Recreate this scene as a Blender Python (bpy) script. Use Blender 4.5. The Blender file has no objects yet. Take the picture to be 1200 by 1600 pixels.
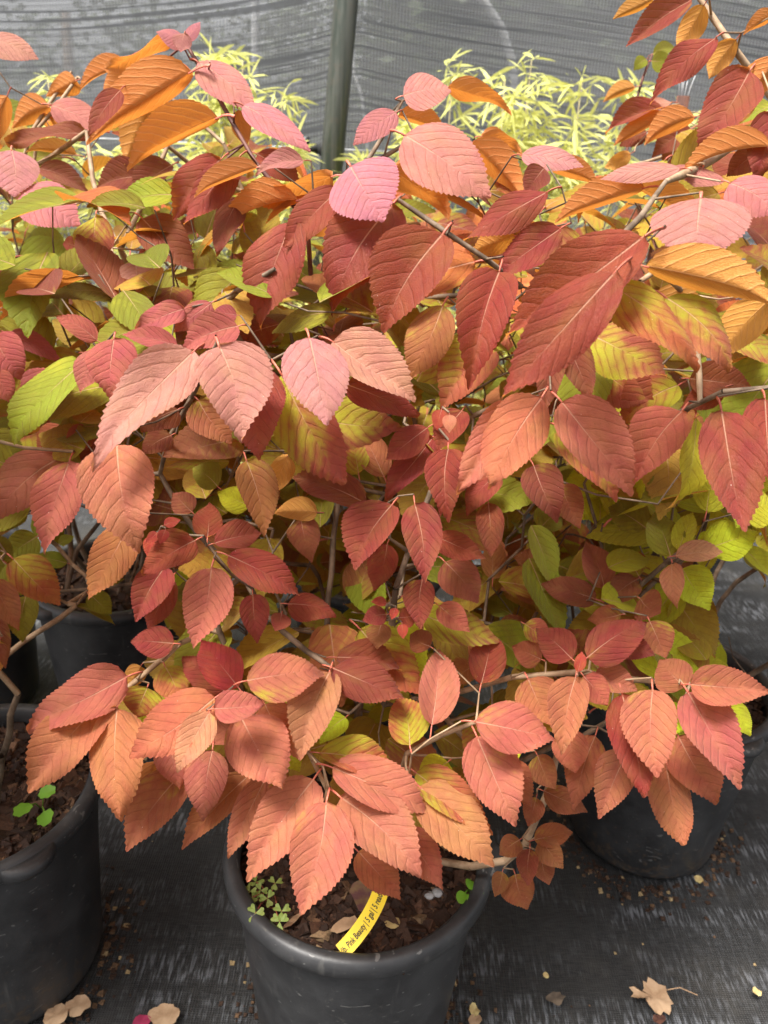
import bpy, bmesh, math, random
from mathutils import Vector, Matrix, noise

# ------------------------------------------------------------------ camera, world, sun
scene = bpy.context.scene
COL = scene.collection
V = Vector
CAM_H, PITCH, ROLL, FPX = 0.95, math.radians(25.0), math.radians(3.0), 1203.0
FW = V((0, math.cos(PITCH), -math.sin(PITCH)))
_r0, _u0 = V((1, 0, 0)), V((0, math.sin(PITCH), math.cos(PITCH)))
RT = _r0 * math.cos(ROLL) + _u0 * math.sin(ROLL)
UPV = _u0 * math.cos(ROLL) - _r0 * math.sin(ROLL)
CP = V((0, 0, CAM_H))
cam = bpy.data.cameras.new('camera')
camo = bpy.data.objects.new('camera', cam)
COL.objects.link(camo)
m = Matrix((RT, UPV, -FW)).transposed().to_4x4()
m.translation = CP
camo.matrix_world = m
cam.sensor_fit = 'VERTICAL'
cam.sensor_height = 36
cam.sensor_width = 27
cam.lens = FPX / 1600 * 36
cam.clip_start, cam.clip_end = 0.02, 200
cam.dof.use_dof = True
cam.dof.focus_distance = 0.62
cam.dof.aperture_fstop = 9.5
scene.camera = camo

world = bpy.data.worlds.new('World')
scene.world = world
world.use_nodes = True
SUN_EL, SUN_AZ = math.radians(68), math.radians(-125)     # azimuth from +y towards +x
wn = world.node_tree
sky = wn.nodes.new('ShaderNodeTexSky')
sky.sky_type = 'NISHITA'
sky.sun_disc = False
sky.sun_elevation = SUN_EL
sky.sun_rotation = SUN_AZ
sky.air_density, sky.dust_density, sky.ozone_density = 1.0, 5.0, 1.0
hs = wn.nodes.new('ShaderNodeHueSaturation')
hs.inputs['Saturation'].default_value = 0.15
bg = wn.nodes['Background']
bg.inputs['Strength'].default_value = 0.105
wn.links.new(sky.outputs[0], hs.inputs['Color'])
wn.links.new(hs.outputs[0], bg.inputs['Color'])
sl = bpy.data.lights.new('sun', 'SUN')
sl.energy, sl.angle, sl.color = 3.3, math.radians(18), (1.0, 0.96, 0.9)
so = bpy.data.objects.new('sun', sl)
COL.objects.link(so)
sd = V((math.sin(SUN_AZ) * math.cos(SUN_EL), math.cos(SUN_AZ) * math.cos(SUN_EL), math.sin(SUN_EL)))
so.rotation_euler = sd.to_track_quat('Z', 'Y').to_euler()
so.location = sd * 10
vs = scene.view_settings
vs.view_transform, vs.look, vs.gamma, vs.exposure = 'Standard', 'None', 1.0, 1.58
scene.render.film_transparent = False
scene.cycles.use_denoising = True
scene.cycles.max_bounces = 8
scene.cycles.transparent_max_bounces = 16
scene.cycles.sample_clamp_indirect = 4

# ------------------------------------------------------------------ helpers
def ray(px, py):
    return FW + RT * ((px - 600) / FPX) + UPV * (-(py - 800) / FPX)      # unit depth along the view axis
def P(px, py, d):
    return CP + ray(px, py) * d
def onz(px, py, z):
    r = ray(px, py)
    return CP + r * ((z - CAM_H) / r.z)
def ony(px, py, Y):
    r = ray(px, py)
    return CP + r * (Y / r.y)
def proj(p):
    q = p - CP
    d = q.dot(FW)
    return (600 + FPX * q.dot(RT) / d, 800 - FPX * q.dot(UPV) / d, d)
def lerp_tab(tab, x):
    if x <= tab[0][0]: return tab[0][1]
    for (a, b), (c, d) in zip(tab, tab[1:]):
        if x <= c: return b + (d - b) * (x - a) / (c - a)
    return tab[-1][1]

def link(o, parent=None):
    COL.objects.link(o)
    if parent is not None: o.parent = parent
    return o
def tag(o, label=None, cat=None, group=None, kind=None):
    if label: o['label'] = label
    if cat: o['category'] = cat
    if group: o['group'] = group
    if kind: o['kind'] = kind
    return o
def empty(name, loc=(0, 0, 0)):
    o = bpy.data.objects.new(name, None)
    o.empty_display_size = 0.05
    o.location = loc
    return link(o)
def mesh_obj(name, verts, faces, mat, parent=None, smooth=True, offset=None):
    me = bpy.data.meshes.new(name)
    me.from_pydata([tuple(v) for v in verts], [], faces)
    me.materials.append(mat)
    if smooth: me.polygons.foreach_set('use_smooth', [True] * len(me.polygons))
    me.update()
    o = bpy.data.objects.new(name, me)
    return link(o, parent)

class Mat:
    def __init__(s, name):
        s.m = bpy.data.materials.new(name); s.m.use_nodes = True
        s.nt = s.m.node_tree; s.nt.nodes.clear()
        s.out = s.nt.nodes.new('ShaderNodeOutputMaterial')
    def n(s, typ, **kw):
        nd = s.nt.nodes.new('ShaderNode' + typ)
        for k, v in kw.items(): setattr(nd, k, v)
        return nd
    def set(s, sock, v):
        if hasattr(v, 'is_linked') or isinstance(v, bpy.types.NodeSocket): s.nt.links.new(v, sock)
        else: sock.default_value = v
    def math(s, op, a, b=0.0, c=0.0, clamp=False):
        nd = s.n('Math', operation=op, use_clamp=clamp)
        s.set(nd.inputs[0], a); s.set(nd.inputs[1], b); s.set(nd.inputs[2], c)
        return nd.outputs[0]
    def step(s, x, lo, hi):                       # smooth 0..1 between lo and hi
        nd = s.n('MapRange', interpolation_type='SMOOTHSTEP')
        s.set(nd.inputs[0], x); nd.inputs[1].default_value = lo; nd.inputs[2].default_value = hi
        return nd.outputs[0]
    def mix(s, f, a, b, mode='MIX'):
        nd = s.n('Mix', data_type='RGBA', blend_type=mode)
        s.set(nd.inputs[0], f)
        for i, c in ((6, a), (7, b)):
            if isinstance(c, tuple): c = tuple(c) + ((1,) if len(c) == 3 else ())
            s.set(nd.inputs[i], c)
        return nd.outputs[2]
    def noise(s, vec, scale, detail=2.0, rough=0.5, dist=0.0):
        nd = s.n('TexNoise'); s.set(nd.inputs['Vector'], vec)
        nd.inputs['Scale'].default_value = scale; nd.inputs['Detail'].default_value = detail
        nd.inputs['Roughness'].default_value = rough; nd.inputs['Distortion'].default_value = dist
        return nd.outputs['Fac']
    def mapping(s, vec, scale=(1, 1, 1), loc=(0, 0, 0), rot=(0, 0, 0)):
        nd = s.n('Mapping'); s.set(nd.inputs[0], vec)
        nd.inputs['Location'].default_value = loc; nd.inputs['Rotation'].default_value = rot; nd.inputs['Scale'].default_value = scale
        return nd.outputs[0]
    def bump(s, h, dist, strength=1.0, normal=None):
        nd = s.n('Bump'); s.set(nd.inputs['Height'], h)
        nd.inputs['Distance'].default_value = dist; nd.inputs['Strength'].default_value = strength
        if normal is not None: s.set(nd.inputs['Normal'], normal)
        return nd.outputs[0]
    def bsdf(s, color, rough=0.5, spec=0.5, normal=None, **kw):
        nd = s.n('BsdfPrincipled')
        s.set(nd.inputs['Base Color'], tuple(color) + (1,) if isinstance(color, tuple) and len(color) == 3 else color)
        s.set(nd.inputs['Roughness'], rough); nd.inputs['Specular IOR Level'].default_value = spec
        if normal is not None: s.set(nd.inputs['Normal'], normal)
        for k, v in kw.items(): s.set(nd.inputs[k.replace('_', ' ')], v)
        return nd.outputs[0]
    def shade(s, a): s.nt.links.new(a, s.out.inputs['Surface']); return s.m
    def mixsh(s, f, a, b):
        nd = s.n('MixShader'); s.set(nd.inputs[0], f); s.set(nd.inputs[1], a); s.set(nd.inputs[2], b)
        return nd.outputs[0]

# ------------------------------------------------------------------ materials
def leaf_material(name, attr):
    M = Mat(name)
    if attr:
        a = M.n('Attribute', attribute_name='tint'); tint, amt = a.outputs['Color'], a.outputs['Alpha']
        rnd = M.math('MULTIPLY', M.noise(M.n('TexCoord').outputs['Object'], 3.0), 1.0)
    else:
        oi = M.n('ObjectInfo'); tint, amt, rnd = oi.outputs['Color'], oi.outputs['Alpha'], oi.outputs['Random']
    uvn = M.n('UVMap'); sep = M.n('SeparateXYZ'); M.set(sep.inputs[0], uvn.outputs[0])
    t = sep.outputs[1]
    u = M.math('MULTIPLY_ADD', sep.outputs[0], 2.0, -1.0)
    au = M.math('ABSOLUTE', u)
    cmb = M.n('CombineXYZ'); M.set(cmb.inputs[0], M.math('ADD', u, M.math('MULTIPLY', rnd, 37.0)))
    M.set(cmb.inputs[1], M.math('MULTIPLY_ADD', t, 1.9, M.math('MULTIPLY', rnd, 91.0)))
    vec = cmb.outputs[0]
    wob = M.math('MULTIPLY_ADD', M.noise(vec, 2.2, 2.0), 0.08, -0.04)
    ph = M.math('MULTIPLY', M.math('ADD', M.math('SUBTRACT', t, M.math('MULTIPLY', M.math('POWER', au, 1.3), 0.40)), M.math('ADD', wob, M.math('MULTIPLY', M.math('SIGN', u), 0.03))), M.math('MULTIPLY_ADD', rnd, 1.8, 6.2))
    fr = M.math('FRACT', M.math('ADD', ph, 20.0))
    dist = M.math('MULTIPLY', M.math('ABSOLUTE', M.math('SUBTRACT', fr, 0.5)), 2.0)
    vein = M.step(dist, 0.87, 0.99)
    midw = M.math('MULTIPLY_ADD', t, 0.9, 0.55)
    mid = M.math('MULTIPLY', M.math('SUBTRACT', 1.0, M.step(M.math('MULTIPLY', au, midw), 0.008, 0.026)), M.math('SUBTRACT', 1.0, M.step(M.math('ADD', t, M.math('MULTIPLY', rnd, 0.3)), 0.30, 0.90)))
    dome = M.math('SUBTRACT', 1.0, M.math('POWER', dist, 5.0))
    # fine cross wrinkles between the veins
    cw = M.n('CombineXYZ'); M.set(cw.inputs[0], M.math('MULTIPLY', u, 5.0)); M.set(cw.inputs[1], M.math('MULTIPLY', ph, 0.55)); M.set(cw.inputs[2], M.math('MULTIPLY', rnd, 50.0))
    wr = M.noise(M.mapping(cw.outputs[0], (1.0, 14.0, 1.0)), 1.6, 2.0, 0.6)
    fine = M.noise(vec, 26.0, 2.0, 0.6)
    vo = M.n('TexVoronoi', feature='DISTANCE_TO_EDGE'); M.set(vo.inputs['Vector'], vec); vo.inputs['Scale'].default_value = 17.0
    net = M.step(vo.outputs['Distance'], 0.0, 0.10)
    h = M.math('ADD', M.math('MULTIPLY', dome, 0.75), M.math('ADD', M.math('MULTIPLY', wr, 0.60), M.math('ADD', M.math('MULTIPLY', fine, 0.40), M.math('MULTIPLY', net, 0.22))))
    h = M.math('SUBTRACT', h, M.math('MULTIPLY', mid, 0.8))
    nrm = M.bump(h, 0.0012, 0.7)
    # colour
    v1 = M.noise(vec, 1.6, 3.0, 0.6)
    v2 = M.noise(vec, 7.0, 3.0, 0.65)
    bright = M.math('MULTIPLY_ADD', v2, 0.5, M.math('MULTIPLY_ADD', v1, 0.5, 0.5))
    hsn = M.n('HueSaturation')
    M.set(hsn.inputs['Hue'], M.math('MULTIPLY_ADD', v1, 0.045, 0.4775)); M.set(hsn.inputs['Value'], bright); M.set(hsn.inputs['Color'], tint)
    col = hsn.outputs[0]
    g = M.math('ADD', M.math('MULTIPLY_ADD', v1, 1.5, -0.55), M.math('SUBTRACT', M.math('MULTIPLY', M.math('SUBTRACT', 0.55, t), 0.7), M.math('MULTIPLY', au, 0.12)))
    side = M.math('MULTIPLY', M.math('MULTIPLY', u, M.math('MULTIPLY_ADD', rnd, 2.0, -1.0)), 0.45)
    g = M.math('ADD', M.math('ADD', g, side), M.math('MULTIPLY_ADD', amt, 1.3, -0.75))
    patch = M.math('MULTIPLY', M.step(M.math('ADD', g, M.math('MULTIPLY_ADD', dist, -0.22, 0.1)), 0.02, 0.85), M.step(amt, 0.0, 0.25))
    col = M.mix(patch, col, (0.35, 0.33, 0.022))
    col = M.mix(M.math('MULTIPLY', vein, 0.45), col, M.mix(0.55, col, (0.12, 0.03, 0.02)))  # side vein grooves darkened, their crease shade put into the colour
    olive = M.math('MULTIPLY', M.step(M.noise(M.mapping(vec, (1, 1, 1), (7.7, 1.3, 0)), 1.3, 2.0, 0.6), 0.45, 0.72), 0.45)
    col = M.mix(olive, col, M.mix(0.5, col, (0.20, 0.125, 0.03)))
    col = M.mix(M.math('MULTIPLY', M.math('SUBTRACT', 1.0, net), 0.16), col, M.mix(0.5, col, (0.08, 0.03, 0.015)))
    bl = M.math('MULTIPLY', M.step(M.noise(M.mapping(vec, (1, 1, 1), (1.7, 5.2, 0)), 3.4, 4.0, 0.7), 0.63, 0.74), M.step(rnd, 0.35, 0.6))
    col = M.mix(M.math('MULTIPLY', bl, 0.55), col, (0.13, 0.055, 0.028))
    spots = M.step(M.noise(vec, 16.0, 1.0), 0.73, 0.76)
    col = M.mix(M.math('MULTIPLY', spots, 0.6), col, (0.16, 0.05, 0.03))
    flecks = M.step(M.noise(M.mapping(vec, (1, 1, 1), (3.3, 9.1, 0)), 21.0, 0.0), 0.885, 0.90)
    geo = M.n('NewGeometry')
    top = M.mix(M.math('MULTIPLY', mid, 0.55), col, (0.62, 0.36, 0.24))
    top = M.mix(M.math('MULTIPLY', flecks, 0.7), top, (0.75, 0.62, 0.5))
    under = M.mix(0.62, col, (0.74, 0.31, 0.085))
    under = M.mix(M.math('MULTIPLY', M.math('MAXIMUM', vein, mid), 0.35), under, (0.8, 0.45, 0.2))
    base = M.mix(geo.outputs['Backfacing'], top, under)
    pr = M.bsdf(base, 0.52, 0.18, nrm, Sheen_Weight=0.08, Sheen_Roughness=0.45, Sheen_Tint=(1.0, 0.86, 0.84, 1))
    tr = M.n('BsdfTranslucent')
    M.set(tr.inputs[0], M.mix(1.0, M.mix(0.35, base, (0.72, 0.30, 0.04)), (1.0, 0.90, 0.65), 'MULTIPLY')); M.set(tr.inputs['Normal'], nrm)
    return M.shade(M.mixsh(0.40, pr, tr.outputs[0]))

def simple(name, c1, c2, scale, rough=0.6, spec=0.4, bump=0.0, detail=4.0, coord='Object', stretch=(1, 1, 1), lo=0.35, hi=0.65):
    M = Mat(name)
    vec = M.mapping(M.n('TexCoord').outputs[coord], stretch)
    nz = M.noise(vec, scale, detail, 0.6)
    col = M.mix(M.step(nz, lo, hi), c1, c2)
    nrm = M.bump(nz, bump) if bump else None
    return M.shade(M.bsdf(col, rough, spec, nrm))

MAT = {}
MAT['leaf'] = leaf_material('leaf_surface', False)
MAT['foliage'] = leaf_material('foliage_surface', True)
MAT['petiole'] = simple('petiole', (0.36, 0.06, 0.05), (0.45, 0.15, 0.08), 60, 0.5)
MAT['bark'] = simple('shrub_bark', (0.075, 0.05, 0.032), (0.19, 0.135, 0.09), 70, 0.75, 0.3, 0.0006, stretch=(1, 1, 0.4))
MAT['bark_pale'] = simple('young_bark', (0.20, 0.125, 0.07), (0.34, 0.24, 0.15), 60, 0.65, 0.3, 0.0004)
MAT['bark_dark'] = simple('dark_bark', (0.07, 0.025, 0.02), (0.13, 0.05, 0.035), 60, 0.6, 0.3, 0.0004)

def pot_material():
    M = Mat('black_plastic')
    tc = M.n('TexCoord').outputs['Object']
    a = M.noise(tc, 14, 5, 0.65)
    scuff = M.step(M.noise(M.mapping(tc, (1, 1, 1), (4, 2, 1)), 55, 5, 0.7, 1.2), 0.60, 0.78)
    streak = M.step(M.noise(M.mapping(tc, (60, 60, 6)), 1.0, 4, 0.6), 0.62, 0.8)
    scr = M.step(M.noise(M.mapping(tc, (1, 1, 2.2), (0, 3, 0), (0.4, 0.3, 0)), 24, 2, 0.5, 3.5), 0.685, 0.71)
    col = M.mix(M.step(a, 0.3, 0.75), (0.018, 0.018, 0.019), (0.046, 0.046, 0.047))
    col = M.mix(M.math('MULTIPLY', scuff, 0.6), col, (0.13, 0.12, 0.10))
    col = M.mix(M.math('MULTIPLY', streak, 0.4), col, (0.12, 0.115, 0.105))
    col = M.mix(M.math('MULTIPLY', scr, 0.55), col, (0.17, 0.165, 0.155))
    spx = M.n('SeparateXYZ'); M.set(spx.inputs[0], tc)
    mud = M.step(M.math('SUBTRACT', M.noise(M.mapping(tc, (1, 1, 1), (2, 8, 3)), 90, 4, 0.7), M.math('MULTIPLY', spx.outputs[2], 1.6)), 0.46, 0.60)
    col = M.mix(M.math('MULTIPLY', mud, 0.7), col, (0.075, 0.052, 0.034))
    nrm = M.bump(M.noise(tc, 260, 3, 0.6), 0.0003, 0.6)
    return M.shade(M.bsdf(col, M.math('MULTIPLY_ADD', a, 0.25, 0.34), 0.42, nrm))
MAT['pot'] = pot_material()

def ground_material():
    M = Mat('woven_ground_cloth')
    tc = M.n('TexCoord').outputs['Object']
    w1 = M.noise(M.mapping(tc, (230, 30, 1), rot=(0, 0, 0.10)), 1.0, 3, 0.6)
    w2 = M.noise(M.mapping(tc, (60, 420, 1)), 1.0, 2, 0.5)
    big = M.noise(M.mapping(tc, (5, 9, 1)), 1.0, 4, 0.6)
    band = M.noise(M.mapping(tc, (2.2, 26, 1), rot=(0, 0, 0.16)), 1.0, 3, 0.6)
    wear = M.math('MULTIPLY', M.step(w1, 0.46, 0.64), M.math('MULTIPLY', M.math('MULTIPLY_ADD', M.step(big, 0.38, 0.62), 0.95, 0.05), M.math('MULTIPLY_ADD', M.step(band, 0.40, 0.60), 0.9, 0.1)))
    col = M.mix(M.step(w2, 0.3, 0.7), (0.011, 0.011, 0.011), (0.034, 0.033, 0.032))
    col = M.mix(M.math('MULTIPLY', wear, 0.85), col, (0.24, 0.25, 0.27))
    dust = M.step(M.noise(tc, 7.0, 5, 0.65), 0.50, 0.75)
    col = M.mix(M.math('MULTIPLY', dust, 0.45), col, (0.085, 0.075, 0.06))
    wx = M.n('TexWave', wave_type='BANDS', bands_direction='X'); M.set(wx.inputs['Vector'], tc); wx.inputs['Scale'].default_value = 95
    wy = M.n('TexWave', wave_type='BANDS', bands_direction='Y'); M.set(wy.inputs['Vector'], tc); wy.inputs['Scale'].default_value = 120
    col = M.mix(M.math('MULTIPLY', M.math('MULTIPLY', wx.outputs['Fac'], wy.outputs['Fac']), 0.55), M.mix(0.35, col, (0.004, 0.004, 0.004)), M.mix(0.25, col, (0.11, 0.11, 0.112)))
    h = M.math('ADD', M.math('MULTIPLY', wx.outputs['Fac'], 0.5), M.math('MULTIPLY', wy.outputs['Fac'], 0.4))
    nrm = M.bump(M.math('ADD', h, M.math('MULTIPLY', w1, 0.8)), 0.0010, 0.8)
    return M.shade(M.bsdf(col, 0.62, 0.35, nrm))
MAT['ground'] = ground_material()

def cloth_material():
    M = Mat('shade_cloth')
    tc = M.n('TexCoord').outputs['Object']
    uv = M.n('UVMap').outputs[0]                        # u metres along, v metres up with the sag in it
    l1 = M.noise(M.mapping(uv, (1.4, 310, 1)), 1.0, 3, 0.7)
    l2 = M.noise(M.mapping(uv, (1.1, 105, 1)), 1.0, 2, 0.55)
    wv = M.n('TexWave', wave_type='BANDS', bands_direction='X'); M.set(wv.inputs['Vector'], uv); wv.inputs['Scale'].default_value = 37; wv.inputs['Distortion'].default_value = 0.6
    hv = M.n('TexWave', wave_type='BANDS', bands_direction='Y'); M.set(hv.inputs['Vector'], uv); hv.inputs['Scale'].default_value = 56; hv.inputs['Distortion'].default_value = 0.4
    open_ = M.math('MULTIPLY', M.step(wv.outputs['Fac'], 0.25, 0.75), M.step(hv.outputs['Fac'], 0.15, 0.7))
    dens = M.math('MULTIPLY', M.step(l1, 0.36, 0.50), M.step(l2, 0.37, 0.45))
    op = M.math('MULTIPLY', M.math('MULTIPLY_ADD', open_, 0.36, 0.14), M.math('MULTIPLY_ADD', dens, 0.85, 0.15))
    fib = M.bsdf(M.mix(M.step(M.math('MULTIPLY', dens, M.math('MULTIPLY_ADD', l1, 0.9, 0.35)), 0.0, 0.85), (0.05, 0.051, 0.055), (0.24, 0.242, 0.25)), 0.55, 0.4, M.bump(l1, 0.002))
    tr = M.n('BsdfTransparent')
    tl = M.n('BsdfTranslucent'); tl.inputs[0].default_value = (0.36, 0.365, 0.375, 1)
    return M.shade(M.mixsh(op, M.mixsh(0.4, fib, tl.outputs[0]), tr.outputs[0]))
MAT['cloth'] = cloth_material()

def post_material():
    M = Mat('galvanised_post')
    tc = M.n('TexCoord').outputs['Object']
    st = M.noise(M.mapping(tc, (70, 70, 1.5)), 1.0, 4, 0.6)
    mot = M.noise(tc, 40, 4, 0.65)
    col = M.mix(M.step(st, 0.35, 0.65), (0.032, 0.04, 0.03), (0.085, 0.088, 0.074))
    col = M.mix(M.math('MULTIPLY', M.step(mot, 0.5, 0.75), 0.5), col, (0.10, 0.075, 0.055))
    return M.shade(M.bsdf(col, 0.42, 0.5, M.bump(mot, 0.0005), Metallic=0.35))
MAT['post'] = post_material()
MAT['black'] = simple('black_fitting', (0.012, 0.012, 0.013), (0.03, 0.03, 0.03), 40, 0.45)
MAT['wire'] = simple('grey_wire', (0.3, 0.31, 0.33), (0.5, 0.5, 0.5), 60, 0.4)
MAT['soil'] = simple('potting_soil', (0.014, 0.009, 0.006), (0.05, 0.028, 0.017), 120, 0.9, 0.2, 0.003)
def chip_material():
    M = Mat('bark_chips')
    a = M.n('Attribute', attribute_name='tint')
    tc = M.n('TexCoord').outputs['Object']
    nz = M.noise(M.mapping(tc, (1, 1, 1)), 420, 3, 0.6)
    return M.shade(M.bsdf(M.mix(M.step(nz, 0.3, 0.7), M.mix(0.5, a.outputs['Color'], (0.012, 0.007, 0.005)), a.outputs['Color']), 0.75, 0.3, M.bump(nz, 0.0008)))
MAT['chip'] = chip_material()
MAT['tag'] = simple('yellow_plastic', (0.86, 0.60, 0.005), (0.90, 0.64, 0.01), 30, 0.38, 0.4)
MAT['ink'] = simple('black_ink', (0.02, 0.018, 0.012), (0.03, 0.025, 0.02), 60, 0.6)
MAT['tan_leaf'] = simple('dry_leaf', (0.30, 0.185, 0.105), (0.46, 0.31, 0.19), 45, 0.8, 0.2, 0.001)
MAT['grey_leaf'] = simple('old_grey_leaf', (0.08, 0.06, 0.045), (0.16, 0.12, 0.085), 60, 0.85, 0.2, 0.001)
MAT['straw'] = simple('straw_debris', (0.42, 0.30, 0.13), (0.62, 0.50, 0.22), 60, 0.7, 0.2)
MAT['crimson'] = simple('crimson_leaf', (0.22, 0.015, 0.05), (0.32, 0.03, 0.08), 60, 0.6, 0.3)
MAT['rust'] = simple('rusty_stake', (0.045, 0.018, 0.012), (0.12, 0.05, 0.032), 90, 0.8, 0.3, 0.001, stretch=(1, 1, 0.3))
MAT['stone'] = simple('pale_stone', (0.20, 0.20, 0.20), (0.36, 0.36, 0.37), 120, 0.8, 0.3, 0.0006)
def green_material(name, c, c2, trans=0.35):
    M = Mat(name)
    nz = M.noise(M.n('TexCoord').outputs['Object'], 60, 3)
    col = M.mix(nz, c, c2)
    tr = M.n('BsdfTranslucent'); M.set(tr.inputs[0], col)
    return M.shade(M.mixsh(trans, M.bsdf(col, 0.5, 0.35), tr.outputs[0]))
MAT['clover'] = green_material('clover_green', (0.20, 0.34, 0.05), (0.42, 0.44, 0.14))
MAT['weed'] = green_material('weed_green', (0.10, 0.28, 0.02), (0.24, 0.45, 0.04))
MAT['bamboo'] = green_material('bamboo_leaf', (0.52, 0.56, 0.12), (0.80, 0.76, 0.34), 0.45)
MAT['culm'] = simple('bamboo_culm', (0.25, 0.22, 0.10), (0.42, 0.34, 0.18), 40, 0.5)
MAT['hedge'] = green_material('far_foliage', (0.03, 0.05, 0.02), (0.10, 0.13, 0.05), 0.25)
MAT['pipe'] = simple('white_pipe', (0.72, 0.73, 0.75), (0.8, 0.8, 0.8), 20, 0.5)

# ------------------------------------------------------------------ setting: ground cloth, shade cloth wall, post, beyond
def build_ground():
    nx, ny = 130, 130
    vs_, fs = [], []
    for j in range(ny + 1):
        for i in range(nx + 1):
            a, b = i / nx * 2 - 1, j / ny
            x = math.copysign(abs(a) ** 2.2, a) * 30
            y = -4 + (b ** 2.6) * 60 if b > 0 else -4
            amp = 0.007 if -1.5 < y < 4 else 0.0
            z = amp * (noise.noise(V((x * 7, y * 4, 0))) + 0.6 * noise.noise(V((x * 3, y * 16, 2)))) - amp * 1.4
            vs_.append((x, y, z))
    for j in range(ny):
        for i in range(nx):
            k = j * (nx + 1) + i
            fs.append((k, k + 1, k + nx + 2, k + nx + 1))
    o = mesh_obj('ground', vs_, fs, MAT['ground'])
    tag(o, 'black woven ground cover cloth with pale worn streaks under the pots', None, None, 'structure')
build_ground()

WALL_Y = 2.35
def build_wall():
    root = empty('shade_cloth_wall', (0, WALL_Y, 0))
    tag(root, 'grey black mesh shade cloth wall hung behind the bamboo', 'shade cloth')
    me = bpy.data.meshes.new('shade_cloth')
    vs_, fs, uvs = [], [], []
    nx, nz = 120, 60
    X0, X1, H = -3.6, 3.6, 2.6
    for j in range(nz + 1):
        for i in range(nx + 1):
            x = X0 + (X1 - X0) * i / nx
            z = H * j / nz
            px = (x + 0.13)
            sag = 0.10 * math.exp(-abs(px) * 2.6) * (1 if px < 0 else 0.9) + 0.03 * math.sin(x * 2.1 + 1)
            y = 0.03 * math.sin(x * 3.1) + 0.02 * noise.noise(V((x * 2, z * 2, 5))) - 0.03 * math.exp(-abs(px) * 5)
            vs_.append((x, y, z)); uvs.append((x, z - sag + 0.02 * noise.noise(V((x * 1.3, z * 3, 1)))))
    for j in range(nz):
        for i in range(nx):
            k = j * (nx + 1) + i
            fs.append((k, k + 1, k + nx + 2, k + nx + 1))
    me.from_pydata(vs_, [], fs)
    uvl = me.uv_layers.new(name='UVMap')
    for lp in me.loops: uvl.data[lp.index].uv = uvs[lp.vertex_index]
    me.materials.append(MAT['cloth'])
    me.polygons.foreach_set('use_smooth', [True] * len(me.polygons))
    link(bpy.data.objects.new('cloth', me), root)
    return root
build_wall()

def frame_at(d, ref=V((0, 0, 1))):
    d = d.normalized()
    a = d.cross(ref)
    if a.length < 1e-4: a = d.cross(V((1, 0, 0)))
    a.normalize()
    return a, a.cross(d).normalized()
def tube_data(pts, rads, n=8, cap=True, base=0):
    vs_, fs = [], []
    for i, p in enumerate(pts):
        d = (pts[min(i + 1, len(pts) - 1)] - pts[max(i - 1, 0)])
        a, b = frame_at(d)
        for k in range(n):
            t = 2 * math.pi * k / n
            vs_.append(p + (a * math.cos(t) + b * math.sin(t)) * rads[i])
    for i in range(len(pts) - 1):
        for k in range(n):
            k2 = (k + 1) % n
            fs.append((base + i * n + k, base + i * n + k2, base + (i + 1) * n + k2, base + (i + 1) * n + k))
    if cap:
        fs.append(tuple(base + k for k in range(n))[::-1]); fs.append(tuple(base + (len(pts) - 1) * n + k for k in range(n)))
    return vs_, fs
def tube(name, pts, rads, mat, parent=None, n=8):
    if not isinstance(rads, (list, tuple)): rads = [rads] * len(pts)
    v, f = tube_data([V(p) for p in pts], rads, n)
    return mesh_obj(name, v, f, mat, parent)

# post: a leaning galvanised pipe with a base sleeve and a ground clip
pt, pb = ony(541, 0, 2.12), ony(519, 250, 2.10)
dirp = (pt - pb).normalized()
foot = pb - dirp * (pb.z / dirp.z)
post = empty('metal_post', foot)
tag(post, 'weathered green grey metal pipe post before the shade cloth', 'post')
tube('pipe', [V((0, 0, 0)), dirp * 1.0, dirp * 2.6], 0.0285, MAT['post'], post, 24)
tube('sleeve', [V((0, 0, 0.0)), dirp * 0.18], 0.036, MAT['post'], post, 20)
for zz in (0.55, 1.9):
    tube('cloth_clip', [dirp * zz, dirp * (zz + 0.05)], 0.033, MAT['black'], post, 20)

# strainer wire with its black drip fitting
wz = ony(490, 232, 2.19)
wire = tube('wire', [V((-3, wz.y + .1, wz.z - 0.015)), V((wz.x, wz.y, wz.z)), V((0.2, wz.y, wz.z + 0.004)), V((3, wz.y + .1, wz.z + 0.03))], 0.0022, MAT['wire'], None, 6)
wire.name = 'strainer_wire'
tag(wire, 'thin pale wire strung level across the shade cloth', 'wire')
fit = empty('drip_fitting', wz)
tag(fit, 'small black drip line fitting beside the metal post', 'pipe fitting')
tube('body', [V((-.05, 0, 0)), V((.03, 0, 0))], 0.012, MAT['black'], fit, 12)
tube('valve', [V((.035, -.012, 0)), V((.035, .03, 0))], 0.024, MAT['black'], fit, 14)
tube('knob', [V((-.02, 0, 0)), V((-.02, 0, .026))], 0.01, MAT['black'], fit, 10)
fit2w = ony(757, 216, 2.19)
fit2 = empty('drip_fitting', fit2w)
tag(fit2, 'small black drip line fitting among the bamboo, partly behind orange leaf', 'pipe fitting')
tube('body', [V((-.03, 0, 0)), V((.03, 0, 0))], 0.012, MAT['black'], fit2, 12)
tube('valve', [V((0, -.012, 0)), V((0, .03, 0))], 0.02, MAT['black'], fit2, 14)

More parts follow.
